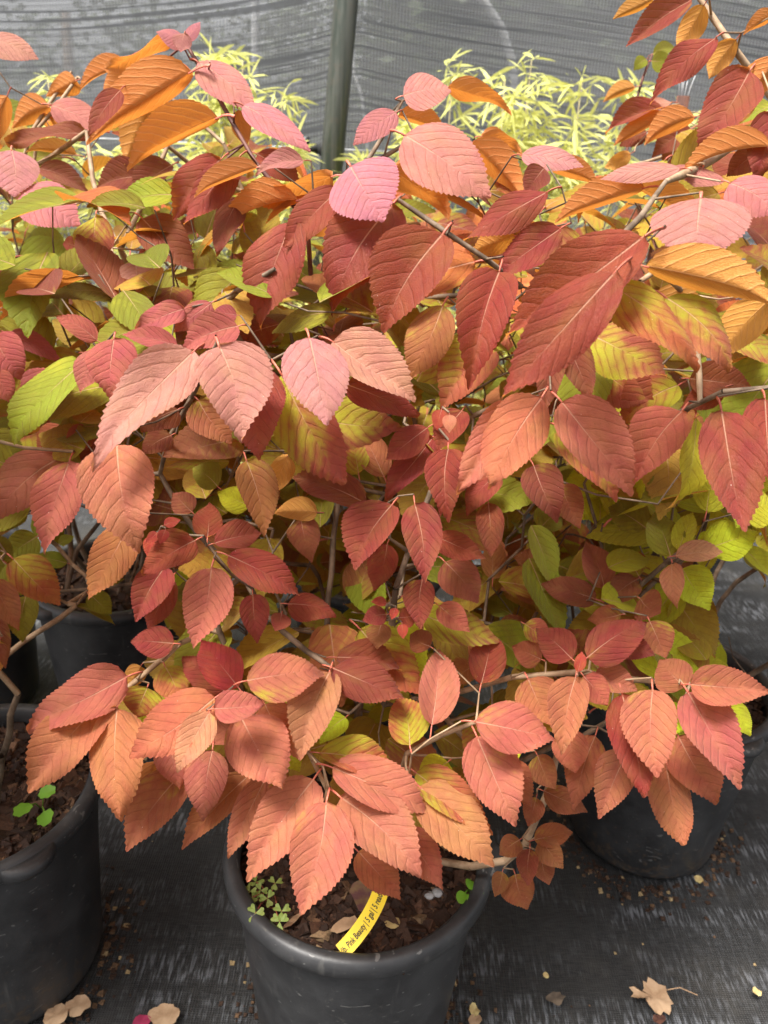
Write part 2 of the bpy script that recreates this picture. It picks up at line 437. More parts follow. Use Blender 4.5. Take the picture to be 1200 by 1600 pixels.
# beyond the cloth: pale hoop pipes, and trees added to darken the cloth from behind
def hoop(pxs, d, label, r=0.012):
    pts = [ony(x, y, d) for x, y in pxs]
    pts += [V((pts[-1].x + 0.05, pts[-1].y, 0.02))]
    root = tube('hoop_pipe', pts, r, MAT['pipe'], None, 8)
    tag(root, label, 'pipe', 'pale pipes beyond the shade cloth')
hoop([(700, -60), (755, 0), (785, 45), (800, 95), (806, 150), (812, 240)], 2.70, 'white bent hoop pipe seen through the cloth above the bamboo')
hoop([(400, -120), (399, 0), (398, 130), (400, 240)], 2.9, 'white straight pipe seen through the cloth left of the post')
hoop([(540, -100), (552, 110), (565, 150), (570, 185), (575, 240)], 2.9, 'thin white pipe curving behind the metal post', 0.006)

def added_tree(px, base_d, height, rad, seed, label, num=9000):
    rng = random.Random(seed)
    c = P(px, 400, base_d)
    root = empty('added_tree', (c.x, c.y, 0))
    tag(root, label, 'tree', 'trees added beyond the shade cloth to set its tone')
    tube('trunk', [V((0, 0, 0)), V((.05, .02, height * .4)), V((.1, 0, height * .8))], [.07, .05, .025], MAT['bark'], root, 7)
    vs_, fs = [], []
    for i in range(num):
        while True:
            q = V((rng.uniform(-1, 1), rng.uniform(-1, 1), rng.uniform(-1, 1)))
            if q.length < 1 and noise.noise(q * 1.7 + V((seed, 0, 0))) > rng.uniform(-.35, .12): break
        p = V((q.x * rad, q.y * rad, height * .62 + q.z * height * .40))
        s = rng.uniform(.02, .045) * (2.2 if num > 5000 else 1)
        a, b = frame_at(V((rng.gauss(0, 1), rng.gauss(0, 1), rng.gauss(0, 1) + .5)))
        k = len(vs_)
        vs_ += [p + a * s, p + b * s * .5, p - a * s, p - b * s * .5]
        fs.append((k, k + 1, k + 2, k + 3))
    o = mesh_obj('crown', vs_, fs, MAT['hedge'], root, False)
    o['kind'] = 'stuff'
added_tree(120, 5.0, 2.0, .75, 1, 'blurred sparse tree added behind the cloth to leave its left end bright', 2500)
added_tree(500, 5.6, 1.9, .7, 5, 'blurred tree added to darken the cloth past the metal post', 4000)
added_tree(330, 7.5, 2.1, .8, 2, 'blurred low tree added to break up the bright gap behind the cloth', 2500)
added_tree(760, 5.0, 2.7, 1.0, 3, 'blurred tall tree added to darken the cloth behind the hoop pipe', 9000)
added_tree(1080, 4.6, 2.8, 1.0, 4, 'blurred tall tree added to darken the cloth above the rusty stake', 9000)

# ------------------------------------------------------------------ pots
POT_H, POT_R, POT_RB = 0.285, 0.143, 0.112
def lathe(name, prof, mat, parent, n=72, loc=V((0, 0, 0)), wob=0.0, seed=0):
    vs_, fs = [], []
    for (r, z) in prof:
        for k in range(n):
            t = 2 * math.pi * k / n
            rr = r + wob * noise.noise(V((math.cos(t) * 1.5, math.sin(t) * 1.5, z * 6 + seed)))
            vs_.append((loc.x + rr * math.cos(t), loc.y + rr * math.sin(t), loc.z + z))
    for i in range(len(prof) - 1):
        for k in range(n):
            k2 = (k + 1) % n
            fs.append((i * n + k, i * n + k2, (i + 1) * n + k2, (i + 1) * n + k))
    return mesh_obj(name, vs_, fs, mat, parent)
def bark_mulch(parent, z, R, count, seed):
    rng = random.Random(seed)
    me = bpy.data.meshes.new('bark_mulch')
    vs_, fs, cols = [], [], []
    for i in range(count):
        r = R * math.sqrt(rng.random()); t = rng.uniform(0, 6.283)
        L = rng.choice([1, 1, 1, 2.2]) * rng.uniform(.0024, .0070); W = L * rng.uniform(.3, .75); T = rng.uniform(.001, .003)
        c = V((r * math.cos(t), r * math.sin(t), z + 0.004 * noise.noise(V((r * math.cos(t) * 30, r * math.sin(t) * 30, seed))) + rng.uniform(0.001, .006)))
        nrm = V((rng.gauss(0, .45), rng.gauss(0, .45), 1)).normalized()
        a = nrm.cross(V((rng.gauss(0, 1), rng.gauss(0, 1), 0))).normalized(); b = nrm.cross(a)
        k = len(vs_)
        for sz in (-1, 1):
            for sa, sb in ((-1, -1), (1, -1), (1, 1), (-1, 1)):
                vs_.append(c + a * sa * L * rng.uniform(.6, 1.1) + b * sb * W * rng.uniform(.6, 1.1) + nrm * sz * T)
        fs += [(k + 4, k + 5, k + 6, k + 7), (k, k + 1, k + 5, k + 4), (k + 1, k + 2, k + 6, k + 5), (k + 2, k + 3, k + 7, k + 6), (k + 3, k, k + 4, k + 7)]
        q = rng.random()
        base = V((.040, .019, .011)) if q < .6 else (V((.085, .040, .022)) if q < .88 else (V((.16, .085, .045)) if q < .97 else V((.30, .20, .11))))
        cc = base * rng.uniform(.6, 1.25)
        cols += [(cc.x, cc.y, cc.z, 1)] * 8
    me.from_pydata(vs_, [], fs)
    ca = me.color_attributes.new('tint', 'FLOAT_COLOR', 'POINT')
    ca.data.foreach_set('color', [x for c in cols for x in c])
    me.materials.append(MAT['chip'])
    o = link(bpy.data.objects.new('bark_mulch', me), parent)
    o['kind'] = 'stuff'
    return o
def make_pot(loc, label, seed, chips=1400, lug=(0.35, 3.5), notch=None, fill=0.036):
    root = empty('plant_pot', loc)
    tag(root, label, 'pot', 'black nursery pots on the ground cloth')
    H, R, B = POT_H, POT_R, POT_RB
    rt = R - 0.010
    lathe('body', [(0.0, 0.004), (B - .006, 0.004), (B - .002, 0.0005), (B, .006), (B + (rt - B) * .5, H * .5), (rt, H - .022), (rt, H - .004), (rt - .004, H - .004), (rt - .0045, H - .03), (B + (rt - B) * .5 - .005, H * .5), (B - .006, .012), (0.0, .012)], MAT['pot'], root, 72, wob=.0015, seed=seed)
    rimp = [(rt + .0006, H - .021), (R - .003, H - .021), (R, H - .017), (R + .0005, H - .009), (R - .002, H - .003), (R - .006, H), (rt - .003, H - .0005), (rt - .0065, H - .004), (rt - .007, H - .02)]
    lathe('rim', rimp, MAT['pot'], root, 72, wob=.0012, seed=seed + 3)
    for ang in lug:
        vs_, fs = [], []
        prof = [(R - .012, H - .024), (R + .012, H - .018), (R + .015, H - .008), (R + .008, H - .0035), (R - .008, H - .0045)]
        n = 14
        for i in range(n + 1):
            t = ang + (i / n - .5) * 0.42
            e = max(0.05, math.sin(math.pi * i / n)) ** .35
            for (r, z) in prof:
                rr = (R - .012) + (r - (R - .012)) * e
                vs_.append((rr * math.cos(t), rr * math.sin(t), z))
        for i in range(n):
            for k in range(4):
                a = i * 5 + k
                fs.append((a, a + 1, a + 6, a + 5))
            fs.append((i * 5 + 4, i * 5, i * 5 + 5, i * 5 + 9))
        mesh_obj('handle', vs_, fs, MAT['pot'], root)
    zs = H - fill
    vs_, fs = [(0, 0, zs + .012)], []
    n, rings = 40, 9
    for j in range(1, rings + 1):
        for k in range(n):
            t = 6.2832 * k / n; r = (rt - .006) * j / rings
            vs_.append((r * math.cos(t), r * math.sin(t), zs + .012 * (1 - (j / rings) ** 2) + .004 * noise.noise(V((r * math.cos(t) * 25, r * math.sin(t) * 25, seed)))))
    for k in range(n): fs.append((0, 1 + k, 1 + (k + 1) % n))
    for j in range(rings - 1):
        for k in range(n):
            a, b = 1 + j * n + k, 1 + j * n + (k + 1) % n
            fs.append((a, a + n, b + n, b))
    mesh_obj('soil', vs_, fs, MAT['soil'], root)
    if chips: bark_mulch(root, zs + .004, rt - .010, chips, seed)
    return root

def rim_center(px, py):
    q = onz(px, py, POT_H); return V((q.x, q.y, 0))
POT_C = rim_center(562, 1311)
POT_L = rim_center(-46, 1222)
POT_R_ = rim_center(1055, 1056)
q = onz(135, 962, POT_H); POT_BL = V((q.x, q.y + .14, 0))
POT_BC = V((POT_C.x - .02, POT_C.y + .62, 0))
POT_BR = V((POT_R_.x + .12, POT_R_.y + .50, 0))
POT_BLL = V((POT_BL.x - .30, POT_BL.y + .015, 0))
make_pot(POT_C, 'black nursery pot holding the yellow plant tag and clover', 11, 3400, (-0.10, 2.80))
make_pot(POT_L, 'black nursery pot with three leafed seedling and notched rim', 12, 2800, (-0.72, 2.4))
make_pot(POT_R_, 'black nursery pot under drooping salmon leaves beside yellow green foliage', 13, 1200, (2.0, 5.1))
make_pot(POT_BL, 'black nursery pot in deep shade behind the notched rim pot', 14, 900, (1.0, 4.1))
make_pot(POT_BC, 'black nursery pot hidden in foliage behind the tagged pot', 15, 0, (1.0, 4.1))
make_pot(POT_BR, 'black nursery pot in shade near the rusty stake', 16, 0, (1.0, 4.1))

make_pot(POT_BLL, 'shrubless black nursery pot added to darken the gap by the deeply shaded pot', 17, 700, (1.3, 4.4))  # extra pot added so black plastic darkens the bright gap

# ------------------------------------------------------------------ leaves
def leaf_geo(rows, cols, teeth, fold, bulge, wave, quilt, seed, petiole=True, tipbend=0.0, wide=0.40):
    """unit leaf: base at origin, tip at y=1, widest x=+-.5, z up"""
    rng = random.Random(seed)
    def prof(t):
        a = (t ** 0.58) * ((1 - t) ** 0.92)
        tm = 0.58 / (0.58 + 0.92)
        return 0.5 * a / ((tm ** 0.58) * ((1 - tm) ** 0.92)) * (1 - 0.16 * math.exp(-((t - .91) / .07) ** 2))
    vs_, fs, uvs, mids = [], [], [], []
    nrow = rows
    asy = rng.uniform(-.10, .10); bow = rng.uniform(-.09, .09)
    for i in range(nrow + 1):
        t = i / nrow
        hw = prof(min(max(t, .002), .998)) if 0 < i < nrow else 0.004
        for j in range(-cols, cols + 1):
            u = j / cols
            uu = math.copysign(abs(u) ** 0.9, u)
            x = uu * hw * (1 + asy * u)
            y = t
            if abs(j) == cols and teeth and 0 < i < nrow:
                saw = (i % 2)
                x *= 1.0 + (0.065 if saw else -0.03) * rng.uniform(.35, 1.55) * min(1, .12 / max(hw, .05)) * 1.6
                y += 0.011 if saw else -0.006
            ph = (t - .40 * (2 * abs(x)) ** 1.3) * 7.0
            z = 4 * bulge * t * (1 - t)
            z += fold * abs(x) - fold * .12
            z += wave * math.sin(t * 7 + seed) * u * abs(u) * .5
            z += quilt * (1 - abs(math.cos(math.pi * ph)) ** 3) * min(1, abs(u) * 3) * (1 - abs(u) ** 6)
            z -= tipbend * max(0, t - .7) ** 2
            vs_.append((x + bow * math.sin(math.pi * t), y, z)); uvs.append((x + .5, t))
    w = 2 * cols + 1
    for i in range(nrow):
        for j in range(w - 1):
            k = i * w + j
            fs.append((k, k + 1, k + w + 1, k + w))
    nblade = len(fs)
    if petiole:
        z0 = -fold * .12
        pts = [V((0, .03, z0 - .004)), V((0, -.05, z0 - .006)), V((0, -.11, z0 - .03)), V((0, -.16, z0 - .07))]
        v2, f2 = tube_data(pts, [.010, .012, .013, .015], 6, True, len(vs_))
        vs_ += [(p.x * 1.6, p.y, p.z) for p in v2]; uvs += [(.5, 0)] * len(v2); fs += f2
    return vs_, fs, uvs, nblade
def leaf_mesh(*a, **k):
    vs_, fs, uvs, nb = leaf_geo(*a, **k)
    me = bpy.data.meshes.new('leaf')
    me.from_pydata(vs_, [], fs)
    uvl = me.uv_layers.new(name='UVMap')
    for lp in me.loops: uvl.data[lp.index].uv = uvs[lp.vertex_index]
    me.materials.append(MAT['leaf']); me.materials.append(MAT['petiole'])
    me.polygons.foreach_set('use_smooth', [True] * len(me.polygons))
    me.polygons.foreach_set('material_index', [0 if i < nb else 1 for i in range(len(fs))])
    return me
_r = random.Random(5)
LEAF = [leaf_mesh(46, 6, True, _r.uniform(-.14, .36), _r.uniform(.0, .12), _r.uniform(-.17, .17), _r.uniform(.0015, .004), s, tipbend=_r.uniform(-1.0, 2.2)) for s in range(26)]
LEAF_FOLD = [leaf_mesh(46, 6, True, _r.uniform(.18, .40), _r.uniform(.04, .09), _r.uniform(-.05, .05), .004, 40 + s, tipbend=1.0) for s in range(5)]
LEAF_CONVEX = [leaf_mesh(46, 6, True, _r.uniform(-.20, -.02), _r.uniform(.03, .07), _r.uniform(-.06, .06), .006, 60 + s, tipbend=.2) for s in range(6)]
LEAF_SMALL = [leaf_mesh(26, 4, True, _r.uniform(-.1, .3), _r.uniform(.02, .12), _r.uniform(-.06, .06), .003, 80 + s) for s in range(8)]
LOW = [leaf_geo(26, 3, True, _r.uniform(-.1, .35), _r.uniform(.02, .12), _r.uniform(-.08, .08), 0, 100 + s, False) for s in range(6)]

TINT = {   # blade colour, sky sheen painted into P, shade into N; yellow-green patch amount
    'P': ((.45, .175, .155), .0), 'Q': ((.36, .088, .068), .02), 'R': ((.225, .038, .024), .10), 'S': ((.385, .112, .066), .16), 'D': ((.185, .042, .022), .14),
    'O': ((.46, .115, .035), .05), 'U': ((.36, .22, .03), .3), 'G': ((.19, .20, .015), .25), 'Y': ((.47, .50, .025), .0),
    'M': ((.33, .088, .038), .62), 'B': ((.36, .048, .032), .0), 'N': ((.30, .098, .042), .25), 'K': ((.50, .20, .10), .1), 'T': ((.33, .145, .055), .20),
}
NRM = {'P': (.62, .70, 0), 'O': (.65, -.75, 0), 'U': (.45, -.8, 0)}
AUTO = {
    'C': [(0, .74), (150, .72), (300, .64), (450, .58), (600, .55), (750, .58), (900, .62), (1050, .61), (1200, .63), (1350, .66), (1450, .70)],
    'L': [(400, .76), (600, .68), (800, .70), (1000, .74)],
    'R': [(0, .64), (250, .60), (350, .52), (450, .46), (600, .55), (750, .60), (900, .72), (1000, .70), (1100, .68)],
    'A': [(0, .95), (250, .92), (450, .88)],
    'B': [(0, .95), (250, .90)],
    'X': [(600, .85), (1000, .9)],
}
HAND = """
300 107 137 212 62 O C 0
340 178 197 250 55 O C 2
250 142 192 252 74 U C 6
265 57 165 112 24 O C 2
290 66 244 50 26 P C 0
290 66 313 34 18 P C 0
288 52 283 82 30 P C -1
310 98 400 173 54 P C 0
380 165 485 236 42 P C 0
372 172 386 228 42 O C 3
207 107 160 150 46 O A 0
205 104 122 134 26 O A 2
120 125 74 148 42 O A 0
78 165 22 196 52 O A 0
80 165 172 206 46 P A -2
78 180 142 206 44 O A 2
135 208 12 230 28 D A -4
120 240 40 232 22 U A 0
188 140 138 212 34 R C 2
10 150 -14 228 56 O A -6
-25 60 60 92 40 P A -10
18 235 22 307 76 P A -14
34 300 125 352 76 P A -14
150 338 148 421 58 M A -16
118 385 98 382 24 R A -12
212 410 216 453 52 P A -18
192 440 190 482 42 R A -14
172 390 158 415 34 R A -12
235 395 215 412 26 R A -12
222 340 303 424 66 D A -14
228 274 150 290 46 D A -10
268 256 208 306 42 D A -12
60 262 138 300 34 D A -4
345 247 270 342 55 R C 3
372 248 288 353 50 R C 0
402 258 300 300 30 O C -1
474 250 398 268 28 P C -2
520 276 395 316 42 O C 1
466 306 332 360 32 O C 3
548 260 600 345 118 P C -3
530 295 443 390 58 R C 1
612 322 518 475 108 R C 2
455 345 400 500 86 R C 2
375 310 338 403 36 D C 6
402 240 470 282 42 R C 5
619 176 552 226 42 P C -2
630 150 705 142 52 P C 0
700 134 797 163 32 O C 2
632 212 767 307 98 P C -2
735 222 820 308 52 O C 1
622 178 698 206 28 O C 4
612 262 706 322 62 O C 3
815 242 912 260 36 P C 0
855 258 938 284 34 O C 3
752 212 815 230 26 O C 5
850 262 820 304 42 D C -1
856 300 725 378 50 R C 0
1007 290 866 337 44 O R 4
1095 310 1087 411 146 P R -3
1062 264 937 280 30 P R 1
1205 224 1058 266 34 O R -2
1098 262 1085 292 78 P R 2
1140 287 1215 335 64 P R 0
1080 -2 978 74 42 R R 0
1100 8 1056 78 58 U R 2
1022 -4 957 26 24 U R 2
1117 60 1018 152 48 R R 0
1150 62 1105 124 62 U R 3
1172 108 1090 236 78 R R -2
1217 92 1150 166 52 O R -3
1207 175 1180 278 62 R R -2
1212 20 1160 52 28 O R 0
1180 240 1135 275 40 R R 3
1020 84 1056 75 20 G B 12
1018 95 1052 93 30 G B 12
1010 92 990 110 20 G B 12
992 135 942 157 22 U B 12
1035 166 945 205 26 R B 0
1035 176 957 223 26 O B 0
1085 181 1005 222 40 O B -2
1050 160 985 168 16 P B 2
1010 205 968 228 30 D B 4
1080 200 1020 240 44 D B 3
1090 215 1035 262 60 D B 6
1180 150 1140 200 62 U R 8
985 240 945 262 50 U B 0
1006 366 788 514 104 R R -3
962 424 785 621 92 R R -2
876 356 770 432 60 R C 3
805 368 735 393 42 U C 5
692 362 597 514 112 R C 0
781 420 734 600 86 R C 0
692 478 640 590 72 N C 4
765 540 690 636 82 M C 7
1010 412 1218 466 72 U R 2
945 442 1097 570 64 M R 3
1040 466 1147 573 72 M R 4
908 476 1000 506 32 D R 4
920 522 1042 588 92 M R 10
925 558 1020 628 100 M R 12
880 528 922 622 56 D R 8
873 535 852 642 46 D R 7
1060 600 968 662 74 M R 8
1078 590 1175 602 58 D R 8
1133 605 1062 640 40 R R 6
846 622 760 766 92 S C -2
812 634 713 772 70 S C 0
878 626 992 766 92 S R -2
876 668 968 770 74 M R 6
1066 640 993 752 82 S R 2
1090 650 1068 785 46 Y R 5
1128 640 1162 836 92 R R -4
1196 622 1205 765 78 R R -3
690 640 682 672 28 B C -1
702 648 702 676 24 K C -2
1200 470 1120 560 84 U R 9
1015 465 1110 500 46 U R 12
668 668 602 720 46 R C 4
676 682 600 772 56 R C 6
722 640 684 705 50 R C 6
834 726 872 812 62 D C 5
876 758 906 822 52 N C 7
763 786 768 869 44 D C 3
612 786 552 886 76 R C 1
648 786 664 905 62 R C 0
700 700 700 810 62 R C 3
730 705 688 805 56 R C 5
780 740 728 800 44 R C 4
605 850 584 920 48 R C 4
303 546 143 706 86 P C -1
342 538 378 679 116 P C -3
412 574 404 721 84 R C 1
483 528 510 664 102 P C -1
520 530 652 617 78 P C 1
540 600 655 650 50 R C 4
440 586 538 758 104 M C 3
372 508 283 541 56 Q C 1
288 482 212 518 42 Q C 2
330 474 272 516 40 Q C 3
370 492 330 490 28 Q C 2
152 532 88 495 34 Q C 2
278 540 190 522 32 Q C 1
178 528 172 616 76 Q C 0
148 545 126 613 42 Q C 2
85 577 60 660 62 Q L -4
112 584 126 622 28 Q L 0
-10 522 36 592 62 Q L -3
12 520 98 568 30 Q L 0
-18 580 18 628 44 Q L -2
62 455 -22 488 22 O L 0
30 425 124 450 44 D A -16
-24 418 46 440 38 R A -18
182 694 213 857 112 S C -3
108 720 68 852 74 S L -6
96 714 -8 806 84 S L -3
122 722 116 792 44 Y L 0
105 672 58 706 56 N L 2
142 668 104 702 42 S L -2
150 690 140 740 46 R L 0
385 718 414 832 62 N C 3
572 786 457 744 58 D C 3
496 800 430 800 50 U C 4
310 624 362 690 64 N C 5
278 640 220 676 48 D C 5
268 680 222 710 40 D C 6
470 810 488 872 52 N C 5
246 832 228 848 20 B C -1
256 820 282 812 20 B C -1
240 838 232 872 26 B C 0
258 828 250 850 26 B C -2
324 840 326 786 46 R C 2
305 843 222 898 58 R C 0
330 886 302 1008 76 S C -2
357 867 470 924 60 R C -1
335 848 410 834 44 R C 1
258 884 212 968 58 R C 3
268 905 231 986 44 R C 4
205 815 139 936 66 N C 4
272 1005 203 1000 50 R C 2
450 944 525 960 44 R C 2
440 958 430 986 32 R C 0
395 928 402 1001 46 R C 3
198 1056 37 1133 78 S C 1
160 1098 43 1238 88 S C 0
183 1106 187 1282 86 S C -1
336 1090 202 1179 88 S C -2
327 1112 275 1203 54 K C -4
334 1106 412 1098 52 S C -4
376 1120 441 1233 98 S C 0
414 1100 467 1182 62 S C 2
385 1064 508 1045 72 S C -1
372 1073 314 1004 62 B C 0
350 1080 284 1028 52 R C 3
515 1048 470 1186 76 T C 2
520 1044 632 1092 66 D C 2
525 1026 628 1040 50 D C 4
230 1074 212 1122 62 M C 3
258 1042 280 1100 54 M C 4
220 1040 192 1080 54 U C 6
286 1204 194 1326 76 N C 3
332 1172 318 1280 66 S C 3
388 1210 282 1322 56 S C 5
240 1190 228 1244 30 O C 4
262 1150 280 1236 56 S C 4
490 1216 385 1371 88 S C 0
510 1252 470 1428 98 S C -3
532 1244 658 1364 98 S C -2
416 1214 355 1337 52 S C 2
520 1198 674 1262 76 S C -1
500 1175 618 1200 54 M C 1
655 1228 772 1348 88 T C 0
650 1206 768 1296 62 M C 2
745 1150 805 1287 88 S C 0
742 1128 870 1156 74 S C -2
675 1132 687 1010 62 S C -1
640 1164 622 1086 66 M C -1
752 1068 768 988 58 R C 3
900 1056 880 1176 62 S C -2
825 1060 862 1134 70 S C 3
894 1030 838 982 56 R C 0
917 1028 1013 970 64 R C -1
1015 970 1040 1030 48 N C 3
903 1050 909 1018 18 B C -3
930 1050 996 1076 46 S C 1
912 1056 950 1102 46 S C 0
1020 1076 1028 1212 84 S C -3
972 1084 1008 1246 72 R C -1
1070 1074 1030 1030 62 S C 0
1078 1068 1202 1078 64 S C -2
1076 1080 1160 1230 78 S C -1
1060 1150 1123 1252 82 S C 2
1040 1190 1068 1322 68 S C 1
980 1176 938 1276 62 S C 2
930 1150 897 1260 58 N C 3
1130 1098 1174 1148 42 Y C 3
890 1140 900 1208 56 S C 1
940 1000 1025 1020 44 R C 2
780 1190 830 1260 60 N C 4
840 1180 868 1232 44 N C 5
850 1236 919 1266 40 N C 6
838 1246 825 1291 34 N C 5
835 1312 896 1298 36 N C 6
845 1312 880 1356 40 N C 6
828 1326 825 1384 34 D C 4
805 1366 824 1420 54 N C 6
785 1362 773 1401 27 N C 6
812 1312 780 1336 36 N C 7
846 1338 858 1382 36 N C 7
560 1330 625 1400 60 S C 3
620 1296 690 1385 62 S C 3
600 1290 655 1330 50 M C 4
945 920 915 846 48 N R 2
932 936 845 914 46 D R 0
870 896 800 868 46 N R 4
862 916 782 914 58 N R 8
970 960 920 966 38 N R -2
995 905 950 940 46 N R 2
1000 935 1032 958 56 N R 0
1050 880 1057 946 36 K R -4
1056 868 1130 862 34 K R -4
1048 868 1022 802 56 G R -3
1066 888 1108 950 62 Y R -2
998 900 968 862 46 M R 2
1060 860 1082 800 34 Y R -3
1100 860 1186 830 62 Y R -2
1090 850 1130 845 40 Y R 0
1104 800 1124 722 52 Y R 2
1010 825 950 790 56 G R 6
985 835 930 815 46 G R 8
1000 870 955 850 42 G R 6
1160 800 1215 790 64 Y R 0
682 838 757 870 44 R C 2
695 878 748 940 62 N C 4
660 905 658 980 50 R C 1
686 946 732 984 42 S C 1
672 1010 640 990 40 D C 2
604 960 566 970 30 R C 1
624 965 652 958 32 R C 1
604 942 580 940 20 B C 0
618 950 612 968 15 B C 0
628 975 630 998 22 B C 0
596 975 590 1012 40 N C 3
600 905 586 870 40 R C 5
770 905 775 840 40 N R 8
800 960 762 930 36 G R 12
820 975 862 1000 36 M C 6
846 1030 800 1010 44 N C 6
740 1040 700 1070 40 N C 8
20 760 -20 700 60 G L 6
58 838 6 872 50 G X -4
20 872 94 948 62 M X -16
10 880 60 925 58 G X -12
-14 905 28 980 46 N X -20
40 930 36 1004 48 G X -14
-20 960 8 1040 40 N X -18
-18 840 10 900 54 G X -10
30 780 -20 830 60 G L 6
60 800 100 850 44 G X 4
100 790 60 830 40 G X 6
-20 680 40 720 50 G L 5
140 928 174 960 34 G X -8
118 945 180 976 14 G X -8
105 880 50 870 26 G X 0
92 850 116 838 16 G X 0
150 918 195 905 14 G X -4
0 1000 -20 1060 36 U X -20
430 1195 436 1250 34 M C 4
560 740 545 680 46 M C 7
600 745 562 670 50 N C 7
450 712 420 770 40 U C 7
340 760 300 730 46 G C 9
390 790 340 770 44 Y C 8
300 800 270 770 40 N C 9
540 1120 500 1160 44 Y C 6
700 1190 655 1228 54 Y C 4
255 1088 222 1130 44 Y C 6
470 1095 438 1130 48 Y C 6
1000 1110 975 1160 44 Y C 6
800 1150 792 1205 44 Y C 5
440 1160 468 1205 44 Y C 5
1065 1100 1040 1150 44 Y C 4
"""
BRANCHES = [   # owner, bark, radius m, pixel path with depths from the tip inwards
    ('C', 'bark_dark', .0022, [(290, 68, .735), (340, 150, .72), (365, 195, .715), (400, 255, .70), (428, 288, .70), (480, 345, .74)]),
    ('C', 'bark', .0024, [(622, 312, .63), (700, 365, .62), (760, 405, .63), (815, 448, .67)]),
    ('C', 'bark', .0022, [(628, 158, .72), (612, 190, .71), (575, 250, .69), (560, 300, .69)]),
    ('C', 'bark', .0022, [(650, 215, .68), (600, 245, .68), (560, 275, .70), (545, 330, .74)]),
    ('C', 'bark_pale', .0026, [(1078, 1068, .655), (990, 1062, .655), (905, 1050, .655), (800, 1058, .665), (715, 1082, .70), (670, 1090, .75)]),
    ('C', 'bark_pale', .0024, [(744, 1128, .62), (690, 1148, .635), (635, 1178, .655), (625, 1210, .68)]),
    ('C', 'bark_pale', .0024, [(165, 1102, .625), (215, 1062, .63), (282, 1005, .66), (330, 985, .70)]),
    ('C', 'bark', .0026, [(516, 1042, .63), (480, 1018, .64), (440, 985, .65), (405, 948, .68), (380, 900, .72)]),
    ('C', 'bark_pale', .0022, [(508, 1252, .635), (512, 1235, .64), (490, 1190, .66), (470, 1150, .70)]),
    ('C', 'bark_pale', .0040, [(870, 1180, .72), (855, 1240, .73), (820, 1320, .74), (790, 1345, .755), (735, 1354, .765), (682, 1345, .78), (640, 1330, .80)]),
    ('C', 'bark', .0034, [(618, 920, .64), (612, 980, .66), (605, 1040, .70), (600, 1100, .75)]),
    ('C', 'bark', .0026, [(430, 420, .62), (370, 455, .63), (345, 480, .66), (380, 540, .70)]),
    ('C', 'bark', .0024, [(845, 620, .57), (790, 628, .58), (740, 650, .62), (700, 700, .68)]),
    ('C', 'bark', .0022, [(340, 535, .54), (300, 620, .60), (262, 690, .63), (250, 740, .68)]),
    ('R', 'bark', .0024, [(1040, 284, .56), (1000, 340, .53), (940, 400, .50), (880, 448, .52), (870, 520, .60)]),
    ('R', 'bark_pale', .0030, [(1092, -4, .67), (1150, 80, .66), (1215, 165, .68)]),
    ('R', 'bark', .0026, [(1085, 835, .70), (1040, 880, .71), (1000, 915, .73), (950, 985, .80)]),
    ('R', 'bark', .0022, [(1215, 604, .54), (1130, 612, .56), (1060, 645, .60), (1020, 700, .68)]),
    ('R', 'bark_pale', .0022, [(1000, 440, .50), (1030, 420, .52), (1080, 470, .60)]),
    ('A', 'bark_pale', .0028, [(135, 205, .84), (145, 280, .83), (160, 335, .82), (184, 382, .82), (200, 410, .84)]),
    ('A', 'bark_pale', .0028, [(262, 228, .84), (230, 305, .83), (200, 365, .82), (188, 390, .83), (210, 445, .86)]),
    ('A', 'bark_pale', .0024, [(112, 112, .94), (85, 150, .94), (50, 205, .93), (30, 270, .95)]),
    ('A', 'bark_pale', .0024, [(122, 120, .93), (90, 165, .93), (60, 200, .93), (50, 280, .95)]),
    ('A', 'bark_pale', .0024, [(250, 140, .90), (300, 180, .90), (350, 225, .90), (380, 300, .92)]),
    ('B', 'bark_dark', .0020, [(1020, 84, 1.06), (1005, 120, 1.06), (992, 165, 1.06), (975, 260, 1.06)]),
    ('B', 'bark_pale', .0020, [(1050, 165, .94), (1062, 185, .94), (1075, 230, .96)]),
    ('X', 'bark_pale', .0030, [(120, 945, .80), (95, 965, .80), (40, 1000, .80), (-10, 1040, .78)]),
    ('A', 'bark', .0034, [(160, 810, 1.0), (120, 860, 1.02), (105, 920, 1.04)]),
]

class Shrub:
    def __init__(s, key, name, label, pot, group='potted shrubs in autumn colour'):
        s.key = key; s.pot = pot
        s.base = V((pot.x, pot.y, POT_H - .036))
        s.root = tag(empty(name, s.base), label, 'shrub', group)
        s.leaves = []                 # petiole ends
        s.low = []                    # (matrix, colour) for the joined foliage
        s.seeds = []
S = {
    'C': Shrub('C', 'viburnum_shrub', 'red leaved shrub in the pot with the yellow tag', POT_C),
    'L': Shrub('L', 'viburnum_shrub', 'red and yellow shrub in the notched rim pot with green seedling', POT_L),
    'R': Shrub('R', 'viburnum_shrub', 'shrub with red upper leaves and lime yellow lower leaves beside stake', POT_R_),
    'A': Shrub('A', 'viburnum_shrub', 'orange topped shrub with green inner leaves standing in the deeply shaded pot', POT_BL),
    'B': Shrub('B', 'viburnum_shrub', 'small leaved orange shrub growing around the rusty stake', POT_BR),
    'D': Shrub('D', 'viburnum_shrub', 'green gold shrub behind the red shrub with the yellow tag', POT_BC),
}
Zup = V((0, 0, 1))
rng = random.Random(21)
NLEAF = {k: 0 for k in S}
CAPL = 298
